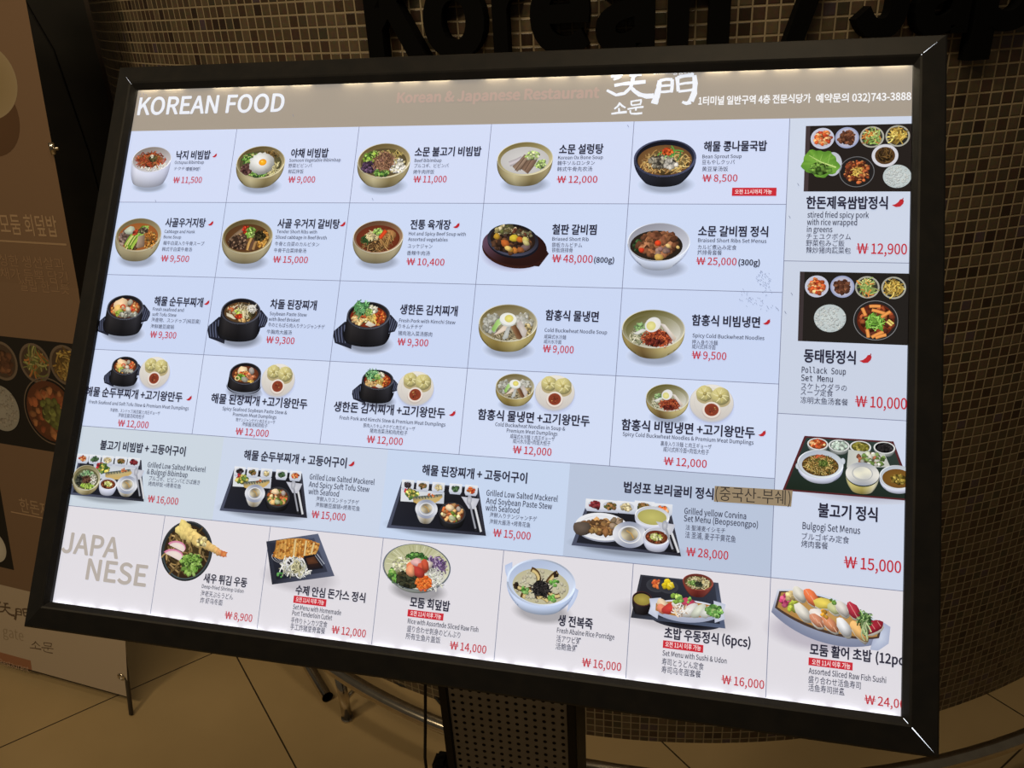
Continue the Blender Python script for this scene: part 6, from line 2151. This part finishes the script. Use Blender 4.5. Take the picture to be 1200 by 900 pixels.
# lettering on the sheet
BT = [('dish_title', '모둠 회덮밥', (0.1937,1.1676), (0.0275,1.1614), .050, .010, (164, 138, 112)),
      ('dish_blurb', '싱싱한 생선살과', (0.2514,1.0905), (0.0257,1.0911), .030, .0, (146, 118, 94)),
      ('dish_blurb', '야채가 듬뿍 담긴', (0.2550,1.0600), (0.0231,1.0612), .030, .0, (146, 118, 94)),
      ('dish_blurb', '쌀밥 한그릇', (0.1713,1.0388), (0.0247,1.0357), .030, .0, (146, 118, 94)),
      ('set_title', '한돈제육쌈밥', (0.2849,0.4886), (0.0831,0.4785), .042, .01, (158, 132, 106)),
      ('logo_text', 'gate', (0.4154,0.1116), (0.3430,0.1088), .040, -.01, (150, 132, 110)),
      ('foot_text', 'Restaurant', (0.4365,0.0271), (0.3327,0.0284), .02, .0, (190, 160, 140))]
objs = [text_curve(t[1], 'cjk', t[5]) for t in BT]
for t, (vs, fs) in zip(BT, curves_to_data(objs)):
    nm, body, L, R, size, bold, c = t
    x0, x1 = min(v[0] for v in vs), max(v[0] for v in vs)
    A = SheetArt(z=.5)
    kx = (R[0] - L[0]) / (x1 - x0)
    for x, y in vs:
        t_ = (x - x0) / (x1 - x0)
        A.V.append((L[0] + (x - x0) * kx, (L[1] + R[1]) / 2 + y * size, A.z))
        A.C.append(c)
    A.F = [tuple(f) for f in fs]
    A.build(nm, sheet, M_INK)
l0, l1 = (0.2040,1.1464), (-0.0003,1.1443)
lz = (l0[1] + l1[1]) / 2
quadart('title_rule', [(.01, lz + .0022), (.5, lz + .0022), (.5, lz - .0022), (.01, lz - .0022)], (160, 134, 108), .5)
l0, l1 = (0.3191,0.4752), (0.2145,0.4749)
lz = (l0[1] + l1[1]) / 2
quadart('title_rule', [(.01, lz + .0015), (l0[0], lz + .0015), (l0[0], lz - .0015), (.01, lz - .0015)], (176, 146, 118), .5)
# brush emblem on the cream field
pA, pB, pC = (0.4340,0.2044), (0.3120,0.1849), (0.3387,0.0909)
A = SheetArt(z=.5, dz=.004)
LX, RX = pA[0], pB[0]
lw = (LX - RX)


def lpb(x, y):
    if y > 230 and x < 300:      # the small Hangul name sits right of the big pair on this sheet
        gx, gy = (0.3230,0.0989), (0.2401,0.1048)
        return (gx[0] + (gy[0] - gx[0]) * (x - 82) / 190.0, gx[1] + (312 - y) * lw / 486.0 * 1.35)
    return (LX - lw * (x - 60) / 510.0, pA[1] - (y - 90) * lw / 510.0)


logo(A, lpb, lw / 330.0, (96, 78, 62))
A.build('brush_emblem', sheet, M_INK)
# hardware of the stand
for (z, dz_) in ((.085, 0), (1.87, 0)):
    for s in (.018, .582):
        bm = bmesh.new()
        c_ = bpos(s, z, .0015)
        ring = []
        for k in range(16):
            an = 2 * math.pi * k / 16
            ring.append(c_ + BH * math.cos(an) * .009 + Vector((0, 0, math.sin(an) * .009)))
        tube(bm, ring + [ring[0]], .0024, 8, caps=False)
        mesh_obj('eyelet', bm, M_STEEL, banner, True)
for (sa, sb) in ((.0, .6), (.6, .0)):
    bm = bmesh.new()
    pts = [BB + BH * (sa - .02 * (1 if sa == 0 else -1)) + BNR * (.012) + Vector((0, 0, .004)) - banner.location]
    for i in range(1, 12):
        t = i / 12
        zz = .06 + 1.82 * t
        pts.append(bpos(sa + (sb - sa) * t, zz, -.03 - .03 * math.sin(math.pi * t)))
    pts.append(bpos(sb, 1.88, -.004))
    tube(bm, pts, .0055, 10)
    mesh_obj('stand_arm', bm, M_STEEL if False else mat('grey_rod', (.06, .05, .04), .4), banner, True)
bm = bmesh.new()
c_ = bpos(-.004, 1.345, .004)
tube(bm, [c_ + Vector((0, 0, .012)), c_ + Vector((0, 0, -.012))], .006, 10)
tube(bm, [c_ + Vector((0, 0, .0)), c_ - BH * .016], .0035, 8)
mesh_obj('edge_clip', bm, M_STEEL, banner, True)

# ------------------------------------------------------------------ dark partition between banner and kiosk
part = empty('black_partition', (-1.50, 2.66, 0), math.radians(8))
tag(part, 'tall black partition panel with rounded top edge behind the banner', 'partition')
bm = bmesh.new()
box(bm, -.60, -.02, .03, .345, .02, 2.35, .012)
mesh_obj('panel', bm, noise_mat('black_laminate', (.006, .006, .006), (.010, .009, .008), 12, .35), part)
bm = bmesh.new()
tube(bm, [(.21, -.022, .04), (.215, -.022, .8), (.22, -.022, 1.2), (.20, -.022, 1.5), (.14, -.022, 1.7), (.06, -.022, 1.85), (-.06, -.022, 2.0), (-.2, -.022, 2.1)], .003, 8)
mesh_obj('edge_strip', bm, M_BLACK, part, True)
for sx in (-.4, .2):
    bm = bmesh.new()
    box(bm, sx - .03, -.16, 0, sx + .03, .16, .03, .006)
    mesh_obj('foot', bm, M_BLACK, part)
